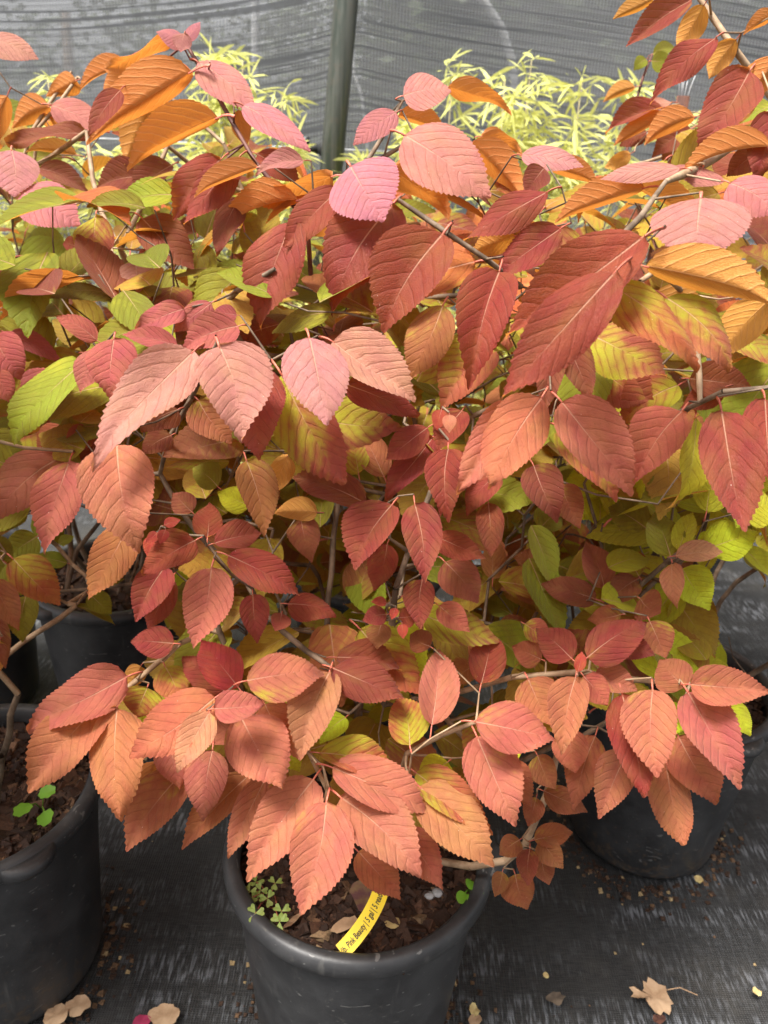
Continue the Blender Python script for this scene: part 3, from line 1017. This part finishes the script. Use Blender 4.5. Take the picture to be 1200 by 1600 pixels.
def add_leaf(sh, me, base, axis, normal, L, W, col, amt):
    y = axis.normalized()
    x = y.cross(normal).normalized()
    z = x.cross(y)
    mtx = Matrix((x * W, y * L, z * L)).transposed().to_4x4()
    mtx.translation = base
    pend = base - y * .16 * L - z * .07 * L
    sh.leaves.append((pend, y))
    if NLEAF[sh.key] < CAPL:
        NLEAF[sh.key] += 1
        o = bpy.data.objects.new('leaf', me)
        o.color = (col[0], col[1], col[2], amt)
        link(o, sh.root)
        o.matrix_local = Matrix.Translation(-sh.base) @ mtx
    else:
        sh.low.append((mtx, (col[0], col[1], col[2], amt)))
def jit(c, r, amt=.16):
    k = r.uniform(1 - amt, 1 + amt)
    return (c[0] * k, c[1] * k * r.uniform(.85, 1.18), c[2] * k * r.uniform(.85, 1.2))

HANDPTS = []
for line in HAND.strip().splitlines():
    f = line.split()
    bx, by, tx, ty, w = map(float, f[:5]); typ, own, dd = f[5], f[6], float(f[7])
    d = lerp_tab(AUTO[own], by) + dd * .01
    sh = S['L' if own == 'X' else own]
    b = P(bx, by, d); r = ray(bx, by).normalized()
    a2 = P(tx, ty, d) - b
    n = NRM.get(typ, (.50, .80, 0))
    N = (Zup * n[0] - r * n[1] + V((rng.gauss(0, .10), rng.gauss(0, .10), rng.gauss(0, .05)))).normalized()
    vn = FW.dot(N)
    k = -(a2.dot(N)) / vn if abs(vn) > .12 else 0.0
    kl = (.4 if typ in 'OU' else .8 if typ == 'P' else .5) * a2.length
    k = max(-kl, min(kl, k))
    t3 = P(tx, ty, d + k)
    ax = t3 - b; L = ax.length
    y = ax.normalized()
    N = (N - y * N.dot(y)).normalized()
    wapp = w / FPX * (d + k * .4)
    x = y.cross(N)
    # apparent width of the blade across the projected axis
    rr = (b - CP).normalized()
    side = rr.cross(a2).normalized()
    fac = abs(x.dot(side))
    W = wapp / max(fac, .35)
    mx = (.95 if typ in 'PBK' else .80) * L
    if W > mx:                                        # too wide for its length: turn the blade to the viewer
        W = mx if wapp < mx else wapp
        N = (N * .4 - rr * (.8 if typ not in 'OU' else -.8)).normalized(); N = (N - y * N.dot(y)).normalized()
    if typ in 'OU': W = min(W, .60 * L)
    if typ in 'BK': W = min(W, .72 * L)
    W = max(W, (.33 if typ in 'OU' else .37) * L)
    if W > wapp * 1.25:                               # blade seen nearly edge on: roll it about its own axis
        c = min(1, wapp / W); s_ = math.sqrt(max(0, 1 - c * c))
        nn = N - rr * N.dot(rr)
        f0 = (side - y * side.dot(y)).normalized()
        zf = f0.cross(y).normalized()
        if zf.dot(N) < 0: zf = -zf; 
        up_s = 1 if (f0.dot(Zup) >= 0) else -1
        N = (zf * max(c, .6) + f0 * up_s * s_).normalized()
    big = w > 34 or L > .06
    if typ in 'OU': pool = LEAF_FOLD + LEAF[:8]
    elif typ == 'P': pool = LEAF_CONVEX + LEAF[:6]
    elif big: pool = LEAF
    else: pool = LEAF_SMALL
    col, amt = TINT[typ]
    add_leaf(sh, rng.choice(pool), b, ax, N, L, W, jit(col, rng, .10), max(0, amt + rng.uniform(-.06, .1) if amt > .02 else amt))
    HANDPTS.append((bx, by, (bx + tx) / 2, (by + ty) / 2, d))

# --- inner foliage: leaves spread through each crown, kept behind the hand-set outer layer
CANOPY = [(0, 130), (60, 150), (120, 150), (200, 150), (260, 110), (310, 110), (400, 200), (480, 260), (540, 285), (600, 270), (640, 230), (740, 230), (830, 262), (930, 265), (1000, 215), (1060, 190), (1120, 90), (1200, 20)]
def clear_zone(x, y):
    if y < lerp_tab(CANOPY, x) + 22: return True
    if x < 215 and 800 < y < 1100: return True                         # deep shade gap by the back pot
    if y > 1150 and (x < 230 or x > 880): return True
    if x < 330 and y > 1230: return True
    if 330 < x < 800 and y > 1300: return True
    if x > 800 and y > 1150: return True
    if x > 1140 and y > 860: return True
    return False
FRONT = {'C': AUTO['C'], 'L': AUTO['L'], 'R': AUTO['R'], 'A': AUTO['A'], 'B': AUTO['B'], 'D': [(0, .95), (1000, .95)]}
def inner_colour(x, y, depth, r):
    q = r.random()
    if x > 860 and 690 < y < 1010: opts = 'YYYYGUN' if x > 930 else 'GYNMU'
    elif y < 330: opts = 'OOUUDG' if x > 620 else 'GGUUUOD'
    elif y < 520: opts = 'GGGGUD' if x < 560 else 'UUOMDN'
    elif x < 140: opts = 'GGUUM'
    elif y < 700: opts = 'UGMNUGG'
    elif y < 900: opts = 'UUGMNGU'
    else: opts = 'NUMYUGU'
    return opts[int(q * len(opts))]
def fill(key, center, rad, count, smin, smax, seed, gap=.06):
    r = random.Random(seed); sh = S[key]; made = 0; tries = 0
    while made < count and tries < count * 40:
        tries += 1
        q = V((r.uniform(-1, 1), r.uniform(-1, 1), r.uniform(-1, 1)))
        if q.length > 1 or q.length < .25: continue
        p = V((center.x + q.x * rad.x, center.y + q.y * rad.y, center.z + q.z * rad.z))
        if p.z < .30: continue
        X, Y, D = proj(p)
        if D > .1 and -140 < X < 200 and (Y > 1040 or (key == 'L' and Y < 440)): continue
        if key == 'C' and not -25 < X < 1230: continue
        if -25 < X < 1230 and D > .1:
            if clear_zone(min(max(X, 0), 1199), Y): continue
            if D < lerp_tab(FRONT[key], Y) + gap: continue
        out = (V((q.x, q.y, q.z * .4))).normalized()
        rr = (p - CP).normalized()
        N = (Zup * .7 - rr * .45 + out * .3 + V((r.gauss(0, .3), r.gauss(0, .3), r.gauss(0, .2)))).normalized()
        az = r.uniform(0, 6.283)
        ax = (V((math.cos(az), math.sin(az), -.45)) + out * .8).normalized()
        ax = (ax - N * ax.dot(N)).normalized()
        L = r.uniform(smin, smax)
        typ = inner_colour(X, Y, D, r)
        col, amt = TINT[typ]
        tipx, tipy, tipd = proj(p + ax * L)
        if tipd < lerp_tab(FRONT[key], tipy) + gap * .8 and -60 < tipx < 1260: continue
        if 0 < tipx < 1200 and clear_zone(tipx, tipy + 10): continue
        add_leaf(sh, r.choice(LEAF if L > .05 else LEAF_SMALL), p, ax, N, L, L * r.uniform(.5, .68), jit(col, r, .25), amt + (r.uniform(0, .3) if amt > .04 else 0))
        made += 1
    return made
fill('C', V((POT_C.x, POT_C.y + .06, .66)), V((.42, .36, .40)), 720, .05, .09, 1, .045)
fill('L', V((POT_L.x, POT_L.y + .05, .66)), V((.34, .36, .34)), 420, .05, .09, 2, .045)
fill('R', V((POT_R_.x + .04, POT_R_.y + .05, .68)), V((.38, .36, .42)), 480, .045, .085, 3, .05)
fill('A', V((POT_BL.x - .02, POT_BL.y + .02, .72)), V((.42, .36, .36)), 360, .05, .09, 4, .03)
fill('B', V((POT_BR.x, POT_BR.y, .68)), V((.40, .36, .38)), 320, .045, .08, 5, .03)
fill('D', V((POT_BC.x, POT_BC.y, .62)), V((.42, .36, .34)), 330, .05, .09, 6, .02)

# --- branches: a connected tree of stems, twigs run from every petiole to the nearest wood
def chain_between(a, b, r, amp):
    n = max(1, int((a - b).length / .028))
    side = (V((r.gauss(0, .6), r.gauss(0, .6), -.4)) + FW * 1.3).normalized()
    return [a.lerp(b, i / n) + side * amp * (a - b).length * math.sin(math.pi * i / n) for i in range(n + 1)]
def grow(sh, seed):
    r = random.Random(seed)
    pos, par, rad, own, bark = [], [], [], [], []
    def add(p, q, rmin, o):
        pos.append(p); par.append(q); rad.append(rmin); own.append(o); return len(pos) - 1
    stems = []
    nst = 6
    for i in range(nst):
        az = 6.283 * i / nst + r.uniform(-.3, .3)
        rr_ = .02
        p = sh.base + V((math.cos(az) * rr_, math.sin(az) * rr_, -.02))
        k = add(p, -1, .0048, i); stems.append('bark')
        sp = .22 if sh.key == 'L' else .42
        d = V((math.cos(az) * sp, math.sin(az) * sp, 1)).normalized()
        for stp in range(13):
            d = (d + V((r.gauss(0, .12), r.gauss(0, .12), r.gauss(0, .05) + .02))).normalized()
            p = p + d * .034
            X, Y, D = proj(p)
            if stp > 3 and D < lerp_tab(FRONT[sh.key], Y) + .07: break
            k = add(p, k, .0044 - .00024 * stp, i)
    def nearest(p, tip=None):
        best, bi = 1e9, 0
        for i, q in enumerate(pos):
            v = q - p
            c = v.length
            if tip is not None and c > 1e-6: c *= 1.0 + .35 * max(0, v.dot(tip) / c) + .25 * max(0, v.z / c) + .9 * max(0, -v.dot(FW) / c)
            if c < best: best, bi = c, i
        return bi
    for owner, bk, br, path in BRANCHES:
        if ('L' if owner == 'X' else owner) != sh.key: continue
        pts = [P(x, y, d + .012) for x, y, d in path][::-1]
        j = nearest(pts[0]); o = len(stems); stems.append(bk)
        k = j
        for q in chain_between(pos[j], pts[0], r, .08)[1:-1]: k = add(q, k, br * 1.15, o)
        for a, b in zip(pts, pts[1:]):
            k = add(a, k, br, o)
            n = max(1, int((a - b).length / .02))
            for i in range(1, n): k = add(a.lerp(b, i / n), k, br * .95, o)
        add(pts[-1], k, br * .75, o)
    lv = sorted(sh.leaves, key=lambda t: (t[0] - sh.base).length)
    for p, ax in lv:
        j = nearest(p, ax)
        L = (pos[j] - p).length
        if L < .003: continue
        k = j
        ch = chain_between(pos[j], p, r, .14)
        for q in ch[1:]: k = add(q, k, .0007, own[j])
    cnt = [0] * len(pos)
    for i in range(len(pos) - 1, -1, -1):
        cnt[i] += 1
        if par[i] >= 0: cnt[par[i]] += cnt[i]
    R = [max(rad[i], min(.006, .00055 * cnt[i] ** .36)) for i in range(len(pos))]
    for o in range(len(stems)):
        vs_, fs = [], []
        for i in range(len(pos)):
            if own[i] != o or par[i] < 0: continue
            a, b = pos[par[i]], pos[i]
            if (a - b).length < 1e-5: continue
            ra = min(R[par[i]], R[i] * 1.6)
            v2, f2 = tube_data([a - sh.base, b - sh.base], [ra, R[i]], 6, False, len(vs_))
            vs_ += v2; fs += f2
        if fs: mesh_obj('branch', vs_, fs, MAT[stems[o]], sh.root)
for i, sh in enumerate(S.values()): grow(sh, 300 + i)

# --- leaves past the limit, joined
for sh in S.values():
    if not sh.low: continue
    me = bpy.data.meshes.new('foliage')
    vs_, fs, uvs, cols = [], [], [], []
    for i, (mtx, c) in enumerate(sh.low):
        v, f, u, _ = LOW[i % len(LOW)]
        k = len(vs_)
        vs_ += [tuple(mtx @ V(p) - sh.base) for p in v]; uvs += u; cols += [c] * len(v)
        fs += [tuple(k + q for q in ff) for ff in f]
    me.from_pydata(vs_, [], fs)
    uvl = me.uv_layers.new(name='UVMap')
    for lp in me.loops: uvl.data[lp.index].uv = uvs[lp.vertex_index]
    ca = me.color_attributes.new('tint', 'FLOAT_COLOR', 'POINT')
    ca.data.foreach_set('color', [x for c in cols for x in c])
    me.materials.append(MAT['foliage'])
    me.polygons.foreach_set('use_smooth', [True] * len(me.polygons))
    o = link(bpy.data.objects.new('foliage', me), sh.root)
    o['kind'] = 'stuff'

# ------------------------------------------------------------------ bamboo behind
def bamboo(px, top_y, d, spread, culms, seed, label):
    r = random.Random(seed)
    top = P(px, top_y, d * .94)
    base = V((top.x, top.y, 0))
    root = tag(empty('bamboo_plant', base), label, 'bamboo', 'bamboo clumps before the shade cloth')
    vs_, fs = [], []
    for c in range(culms):
        h = top.z * r.uniform(.72, 1.0) if c else top.z
        lean = V((r.uniform(-1, 1) * spread, r.uniform(-.5, .5) * spread, 0)) if c else V((0, 0, 0))
        pts = [V((lean.x * .2, lean.y * .2, 0)), V((lean.x * .5, lean.y * .5, h * .45)), V((lean.x, lean.y, h * .96))]
        tube('culm', pts, [.004, .0032, .0012], MAT['culm'], root, 6)
        for i in range(int(58 * h)):
            t = 1 - (r.random() ** 1.5) * .75
            p0 = pts[0].lerp(pts[1], t * 2) if t < .5 else pts[1].lerp(pts[2], t * 2 - 1)
            az = r.uniform(0, 6.283)
            o = V((math.cos(az), math.sin(az), r.uniform(-.1, .7))).normalized()
            tl = r.uniform(.02, .13) * (1.25 - t * .8)
            tip = p0 + o * tl
            k = len(vs_); a, b = frame_at(o)
            for e in (p0, tip):
                for s_ in (a, -a): vs_.append(e + s_ * .0007)
            fs.append((k, k + 1, k + 3, k + 2))
            for _ in range(r.randint(3, 6)):
                da = (o * .5 + V((r.gauss(0, .7), r.gauss(0, .7), r.gauss(-.25, .45)))).normalized()
                Lb = r.uniform(.035, .075); wb = Lb * r.uniform(.045, .075)
                sd_, nb = frame_at(da)
                q = r.uniform(0, 3.14); s2 = sd_ * math.cos(q) + nb * math.sin(q)
                st = p0.lerp(tip, r.uniform(.5, 1))
                k = len(vs_)
                vs_ += [st, st + da * Lb * .35 + s2 * wb, st + da * Lb * .35 - s2 * wb, st + da * Lb * .75 + s2 * wb * .7 - Zup * Lb * .06, st + da * Lb * .75 - s2 * wb * .7 - Zup * Lb * .06, st + da * Lb - Zup * Lb * .14]
                fs += [(k, k + 1, k + 2), (k + 1, k + 3, k + 4, k + 2), (k + 3, k + 5, k + 4)]
    o = mesh_obj('foliage', vs_, fs, MAT['bamboo'], root, False)
    o['kind'] = 'stuff'
bamboo(345, 40, 1.75, .09, 5, 1, 'yellow green bamboo rising behind the topmost orange shrub leaves')
bamboo(440, 110, 1.7, .09, 5, 2, 'short bamboo clump beside the metal post and drip fitting')
bamboo(70, 85, 1.85, .14, 7, 3, 'bamboo with drooping sprays behind the orange topped shrub')
bamboo(835, 55, 1.8, .12, 7, 4, 'tallest dense bamboo in front of the white bent hoop')
bamboo(710, 78, 1.85, .10, 6, 5, 'bamboo clump between the metal post and the tallest bamboo')
bamboo(915, 90, 1.75, .08, 4, 6, 'airy bamboo clump between tallest bamboo and small green twig')
bamboo(985, 110, 1.95, .06, 3, 7, 'thin bamboo behind the small green twig')
bamboo(230, 190, 1.8, .12, 5, 8, 'low bamboo clump seen through gaps in orange topped shrub')
bamboo(620, 230, 1.95, .10, 3, 9, 'low bamboo shoots right of the metal post foot')
bamboo(1085, 150, 1.9, .05, 3, 10, 'thin bamboo just beside the rusty stake')

# rusty stake with wire ends
st = P(1068, 150, 1.25)
stk = tag(empty('rusty_stake', (st.x, st.y, 0)), 'rusty brown pipe stake with loose wire ends on top', 'stake')
tube('pipe', [V((0, 0, 0)), V((0, 0, st.z))], .0105, MAT['rust'], stk, 12)
r_ = random.Random(3)
for i in range(6):
    dx = r_.uniform(-.014, .014)
    tube('wire_end', [V((dx * .3, 0, st.z - .02)), V((dx * .7, .002, st.z + .015)), V((dx, .004, st.z + r_.uniform(.02, .04)))], .0007, MAT['wire'], stk, 5)

# ------------------------------------------------------------------ plant tag
def plant_tag():
    path = [P(533, 1488, .715), P(556, 1462, .720), P(578, 1430, .727), P(594, 1395, .735), P(604, 1350, .745)]
    zs = POT_H - .030
    root = tag(empty('plant_tag', path[0]), 'curved yellow plastic plant tag with black printing stuck in bark mulch', 'plant tag')
    pts = []
    for i in range(25):                                # Catmull-Rom through the path
        f = i / 24 * (len(path) - 1); k = min(int(f), len(path) - 2); t = f - k
        p0, p1, p2, p3 = path[max(k - 1, 0)], path[k], path[k + 1], path[min(k + 2, len(path) - 1)]
        pts.append(.5 * (2 * p1 + (p2 - p0) * t + (2 * p0 - 5 * p1 + 4 * p2 - p3) * t * t + (3 * p1 - p0 - 3 * p2 + p3) * t ** 3) - path[0])
    W = .0155
    cum = [0.0]
    for a, b in zip(pts, pts[1:]): cum.append(cum[-1] + (b - a).length)
    def at(s, w, h=0.0):
        s = max(0, min(s, cum[-1] - 1e-6))
        k = next(i for i in range(len(cum) - 1) if cum[i + 1] >= s)
        t = (s - cum[k]) / (cum[k + 1] - cum[k])
        p = pts[k].lerp(pts[k + 1], t)
        d0 = (pts[min(k + 1, 24)] - pts[max(k - 1, 0)]).normalized(); d1 = (pts[min(k + 2, 24)] - pts[k]).normalized()
        d = d0.lerp(d1, t).normalized()
        view = (p + path[0] - CP).normalized()
        up = (-view * .8 + Zup * .4).normalized()
        side = d.cross(up).normalized(); nn = side.cross(d)
        return p - side * w + nn * h
    vs_, fs = [], []
    for i in range(25):
        for w in (-.5, .5):
            for h in (0, -.0006): vs_.append(at(cum[i], w * W, h))
    for i in range(24):
        a = i * 4; b = a + 4
        fs += [(a, a + 2, b + 2, b), (a + 1, b + 1, b + 3, a + 3), (a, b, b + 1, a + 1), (a + 2, a + 3, b + 3, b + 2)]
    fs += [(0, 1, 3, 2), (96, 98, 99, 97)]
    mesh_obj('strip', vs_, fs, MAT['tag'], root, False)
    fc = bpy.data.curves.new('tag_text', 'FONT')
    fc.body = 'Vib. Pink Beauty | 5 gal | 5 read'
    fc.size = .0072; fc.shear = .12; fc.offset = .00012
    fc.resolution_u = 3
    to = bpy.data.objects.new('tmp_text', fc)
    COL.objects.link(to)
    bpy.context.view_layer.update()
    me = bpy.data.meshes.new_from_object(to.evaluated_get(bpy.context.evaluated_depsgraph_get()))
    bpy.data.objects.remove(to)
    xs = [v.co.x for v in me.vertices]; x0, x1 = min(xs), max(xs)
    sc = (.062) / (x1 - x0)
    for v in me.vertices:
        s = -.001 + (v.co.x - x0) * sc
        v.co = at(max(s, .0003), v.co.y * 1.15 - .0048 + .0018, .0004)
    me.materials.clear(); me.materials.append(MAT['ink'])
    for p in me.polygons: p.material_index = 0
    me.name = 'printed_text'
    link(bpy.data.objects.new('printed_text', me), root)
plant_tag()

# ------------------------------------------------------------------ weeds
SOILZ = POT_H - .026
def trefoil(parent, c, s, r, mat):
    az0 = r.uniform(0, 6.28)
    nrm = (V((0, -.45, 1)) + V((r.gauss(0, .2), r.gauss(0, .2), 0))).normalized()
    a = nrm.cross(V((math.cos(az0), math.sin(az0), 0))).normalized(); b = nrm.cross(a)
    for k in range(3):
        t = 2.094 * k
        d = a * math.cos(t) + b * math.sin(t); e = nrm.cross(d)
        out = [(0, 0), (.35, .22), (.75, .46), (1.0, .40), (1.06, .22), (.92, 0), (1.06, -.22), (1.0, -.40), (.75, -.46), (.35, -.22)]
        vs_ = [c + d * x * s + e * y * s + nrm * (abs(y) * s * .35) for x, y in out]
        mesh_obj('leaflet', vs_, [tuple(range(10))], mat, parent, False)
def clover():
    r = random.Random(8)
    base = onz(420, 1402, SOILZ)
    root = tag(empty('clover_weed', base), 'pale green clover weed by the rim of the tagged pot', 'weed')
    for (x, y) in [(400, 1378), (430, 1380), (407, 1391), (394, 1402), (418, 1404), (380, 1415), (399, 1427), (440, 1424), (437, 1440), (390, 1393)]:
        c = onz(x, y, SOILZ + r.uniform(.012, .028)) - base
        tube('stem', [V((r.uniform(-.01, .01), r.uniform(-.01, .01), -.004)), c * .6 + V((0, 0, .004)), c], .0005, MAT['petiole'], root, 5)
        trefoil(root, c, r.uniform(.0065, .0085), r, MAT['clover'])
clover()
def round_leaf(parent, c, d, s, nrm, mat, lobed=0.0, asp=.8):
    d = d.normalized(); nrm = (nrm - d * nrm.dot(d)).normalized(); e = nrm.cross(d)
    vs_ = [c + d * s * .45 + nrm * .001]
    n = 30
    for k in range(n):
        t = 2 * math.pi * k / n
        rr = 1 + lobed * math.cos(7 * t + .4) * (1 if k % 2 else .6)
        vs_.append(c + d * (s * .5 - s * .5 * math.cos(t) * rr) + e * math.sin(t) * s * .5 * asp * rr + nrm * (abs(math.sin(t)) * s * .12))
    mesh_obj('leaf', vs_, [(0, 1 + k, 1 + (k + 1) % n) for k in range(n)], mat, parent)
def seedling(px, py, leaves, size, label, lobed, mat, z=SOILZ):
    base = onz(px, py, z)
    root = tag(empty('weed_seedling', base), label, 'weed')
    r = random.Random(int(px))
    for (x, y) in leaves:
        c = onz(x, y, z + .022) - base
        d = V((c.x, c.y, .002)).normalized()
        tube('stem', [V((0, 0, -.004)), V((c.x * .3, c.y * .3, .014)), c - d * size * .4], .0007, mat, root, 5)
        round_leaf(root, c - d * size * .5, d, size * r.uniform(.9, 1.15), V((0, -.35, 1)) + V((r.gauss(0, .15), r.gauss(0, .15), 0)), mat, lobed, .85)
seedling(734, 1396, [(735, 1382), (746, 1393), (722, 1402), (735, 1407)], .0135, 'small round leaved green seedling at the rim of the tagged pot', 0, MAT['weed'])
seedling(66, 1262, [(75, 1238), (36, 1266), (72, 1278)], .021, 'bright green three leafed seedling in the notched rim pot', .10, MAT['weed'])

# pebbles, dry bits in the tagged pot
def pebble(px, py, s, z, label):
    c = onz(px, py, z); r = random.Random(int(px * 3 + py))
    bm = bmesh.new(); bmesh.ops.create_icosphere(bm, subdivisions=2, radius=s)
    for v in bm.verts: v.co = V((v.co.x * 1.2, v.co.y, v.co.z * .7)) * (1 + .22 * noise.noise(v.co * (.7 / s) + V((px, py, 0))))
    me = bpy.data.meshes.new('pebble'); bm.to_mesh(me); bm.free(); me.materials.append(MAT['stone'])
    o = link(bpy.data.objects.new('pebble', me)); o.location = c + V((0, 0, s * .35))
    tag(o, label, 'stone', 'pebbles on bark mulch')
pebble(671, 1401, .0046, SOILZ, 'smaller flat grey pebble on the bark mulch by the seedling')
pebble(684, 1397, .0056, SOILZ, 'larger pale grey pebble lying on the bark mulch by the seedling')

# ------------------------------------------------------------------ fallen leaves and litter
def litter(name, px, py, outline, s, rot, mat, label, z=.004, cat='fallen leaf', curl=.25, stalk=None, group='litter on the ground cloth'):
    c = onz(px, py, z)
    vs_, fs = [V((0, 0, s * curl * .25))], []
    r = random.Random(int(px * 7 + py))
    n = len(outline); rings = 3
    for j in range(1, rings + 1):
        for (x, y) in outline:
            f = j / rings
            X, Y = x * f * s, y * f * s
            q = V((X * math.cos(rot) - Y * math.sin(rot), X * math.sin(rot) + Y * math.cos(rot), 0))
            q.z = s * curl * (.35 + .6 * f * f * (noise.noise(V((x * 1.6 + px, y * 1.6, 0))) + .25) + .18 * noise.noise(V((x * 4, y * 4 + py, 3))))
            q.z = max(q.z, .0006)
            vs_.append(q)
    for k in range(n): fs.append((0, 1 + k, 1 + (k + 1) % n))
    for j in range(rings - 1):
        for k in range(n):
            a, b = 1 + j * n + k, 1 + j * n + (k + 1) % n
            fs.append((a, a + n, b + n, b))
    if stalk:
        root = tag(empty(name, c), label, cat, group)
        mesh_obj('blade', vs_, fs, mat, root)
        a, b, e = [onz(x, y, z + .003) - c for x, y in stalk]
        tube('stalk', [a, b, e], .0008, mat, root, 6)
    else:
        o = mesh_obj(name, vs_, fs, mat); o.location = c; tag(o, label, cat, group)
def ragged(n, seed, ex=1.0, jag=.22):
    r = random.Random(seed)
    return [(math.cos(6.283 * k / n) * ex * (1 + r.uniform(-jag, jag)), math.sin(6.283 * k / n) * (1 + r.uniform(-jag, jag))) for k in range(n)]
maple = [(-.35, -.8), (-.1, -.95), (.12, -.8), (.35, -1.0), (.5, -.85), (.62, -.55), (.82, -.5), (.85, -.15), (.72, .1), (.8, .42), (.5, .62), (.3, .85), (.05, 1.0), (-.12, .72), (-.3, .85), (-.45, .4), (-.62, .3), (-.9, .62), (-1.2, .6), (-1.05, .3), (-1.3, .1), (-1.0, -.1), (-.62, .0), (-.5, -.35)]
litter('fallen_leaf', 1022, 1560, maple, .0235, .15, MAT['tan_leaf'], 'torn tan dry leaf with long stalk lying on the ground cloth', curl=.45, stalk=[(1040, 1547), (1062, 1543), (1090, 1555)])
litter('fallen_leaf', 868, 1561, ragged(16, 2, 1.3), .0085, .2, MAT['grey_leaf'], 'small grey brown curled leaf on ground cloth near tagged pot', curl=.5)
litter('fallen_leaf', 88, 1588, ragged(18, 3, 1.15, .15), .0125, .9, MAT['tan_leaf'], 'pointed tan dry leaf close against the notched rim pot', curl=.5)
litter('fallen_leaf', 123, 1572, ragged(14, 9, 1.1, .25), .0130, .3, MAT['tan_leaf'], 'square tan dry leaf lying next to the pointed one', curl=.4)
litter('fallen_leaf', 256, 1588, ragged(22, 5, 1.25, .16), .0140, .0, MAT['tan_leaf'], 'broad tan dry leaf with ragged edge beside the crimson scrap', curl=.4)
litter('fallen_leaf', 221, 1598, ragged(12, 6, 1.2, .2), .0085, .5, MAT['crimson'], 'crimson leaf scrap on the ground cloth', curl=.5)
litter('yellow_scrap', 740, 1581, ragged(12, 7, .8, .15), .0078, .2, MAT['straw'], 'pale yellow dry scrap at the foot of the tagged pot', cat='leaf scrap', curl=.9)
litter('orange_scrap', 742, 1595, ragged(12, 17, 1.2, .15), .0070, .4, MAT['tan_leaf'], 'small brown scrap under the pale yellow one', cat='leaf scrap', curl=.7)
litter('yellow_scrap', 853, 1525, ragged(10, 8, .9, .2), .0042, .2, MAT['straw'], 'tiny yellow bud scrap above the torn tan leaf', cat='leaf scrap', curl=1.0)
litter('yellow_scrap', 1182, 1551, ragged(12, 18, .8, .15), .0060, .5, MAT['straw'], 'pale cupped scrap alone on the cloth away from pots', cat='leaf scrap', curl=.9)
litter('yellow_scrap', 1090, 1376, ragged(12, 19, 1.0, .15), .0070, .1, MAT['straw'], 'yellow scrap against the foot of the pot under salmon leaves', cat='leaf scrap', curl=1.0)
litter('orange_scrap', 1029, 1594, ragged(10, 20, 1.4, .2), .0060, .4, MAT['rust'], 'orange brown scrap touching the torn tan leaf', cat='leaf scrap', curl=.7)
# dry leaf bits lying on the mulch
litter('dry_curled_leaf', 538, 1447, ragged(14, 31, 2.6, .15), .0060, .6, MAT['tan_leaf'], 'narrow curled dry leaf on the bark mulch beside yellow tag', z=SOILZ + .007, curl=.8, group='litter on bark mulch')
litter('straw_scrap', 614, 1444, ragged(12, 32, 1.4, .15), .0058, .3, MAT['straw'], 'pale straw scrap on the bark mulch past the yellow tag', z=SOILZ + .004, cat='leaf scrap', curl=.7, group='litter on bark mulch')
litter('straw_scrap', 457, 1440, ragged(10, 33, 4.0, .1), .0028, .8, MAT['tan_leaf'], 'orange woody splinter next to the clover', z=SOILZ + .004, cat='wood splinter', curl=1.2, group='litter on bark mulch')
purple = simple('purple_leaf', (.12, .05, .055), (.20, .13, .06), 70, .6, .3, .0006)
litter('fallen_leaf', 572, 1402, ragged(16, 34, .75, .12), .021, .3, purple, 'dull purple leaf lying on mulch behind the yellow tag', z=SOILZ + .006, curl=.4, group='litter on bark mulch')

def crumbs():
    r = random.Random(77)
    vs_, fs, cols = [], [], []
    me = bpy.data.meshes.new('bark_crumbs')
    def one(c, s):
        q = r.random()
        base = V((.05, .026, .015)) if q < .65 else (V((.15, .085, .045)) if q < .92 else V((.42, .30, .15)))
        k = len(vs_)
        for sz in (0, 1):
            for sa, sb in ((-1, -1), (1, -1), (1, 1), (-1, 1)):
                vs_.append(c + V((sa * s * r.uniform(.4, 1.1), sb * s * r.uniform(.4, 1.1), sz * s * r.uniform(.5, .9))))
        fs.extend([(k + 4, k + 5, k + 6, k + 7), (k, k + 1, k + 5, k + 4), (k + 1, k + 2, k + 6, k + 5), (k + 2, k + 3, k + 7, k + 6), (k + 3, k, k + 4, k + 7)])
        cols.extend([(base.x, base.y, base.z, 1)] * 8)
    for pot in (POT_C, POT_L, POT_R_, POT_BL):
        for i in range(480):
            t = r.uniform(0, 6.283); rr = POT_RB + abs(r.gauss(0, .022)) + .002
            one(V((pot.x + rr * math.cos(t), pot.y + rr * math.sin(t), -.010)), r.uniform(.0009, .0042))
    for i in range(260):
        one(V((r.uniform(-.6, .9), r.uniform(.15, 1.0), -.008)), r.uniform(.0007, .0019))
    me.from_pydata(vs_, [], fs)
    ca = me.color_attributes.new('tint', 'FLOAT_COLOR', 'POINT')
    ca.data.foreach_set('color', [x for c in cols for x in c])
    me.materials.append(MAT['chip'])
    o = link(bpy.data.objects.new('bark_crumbs', me))
    tag(o, 'brown bark crumbs and dirt scattered round the pot feet', 'debris', None, 'stuff')
crumbs()
print('LEAVES', NLEAF, {k: len(s.low) for k, s in S.items()})
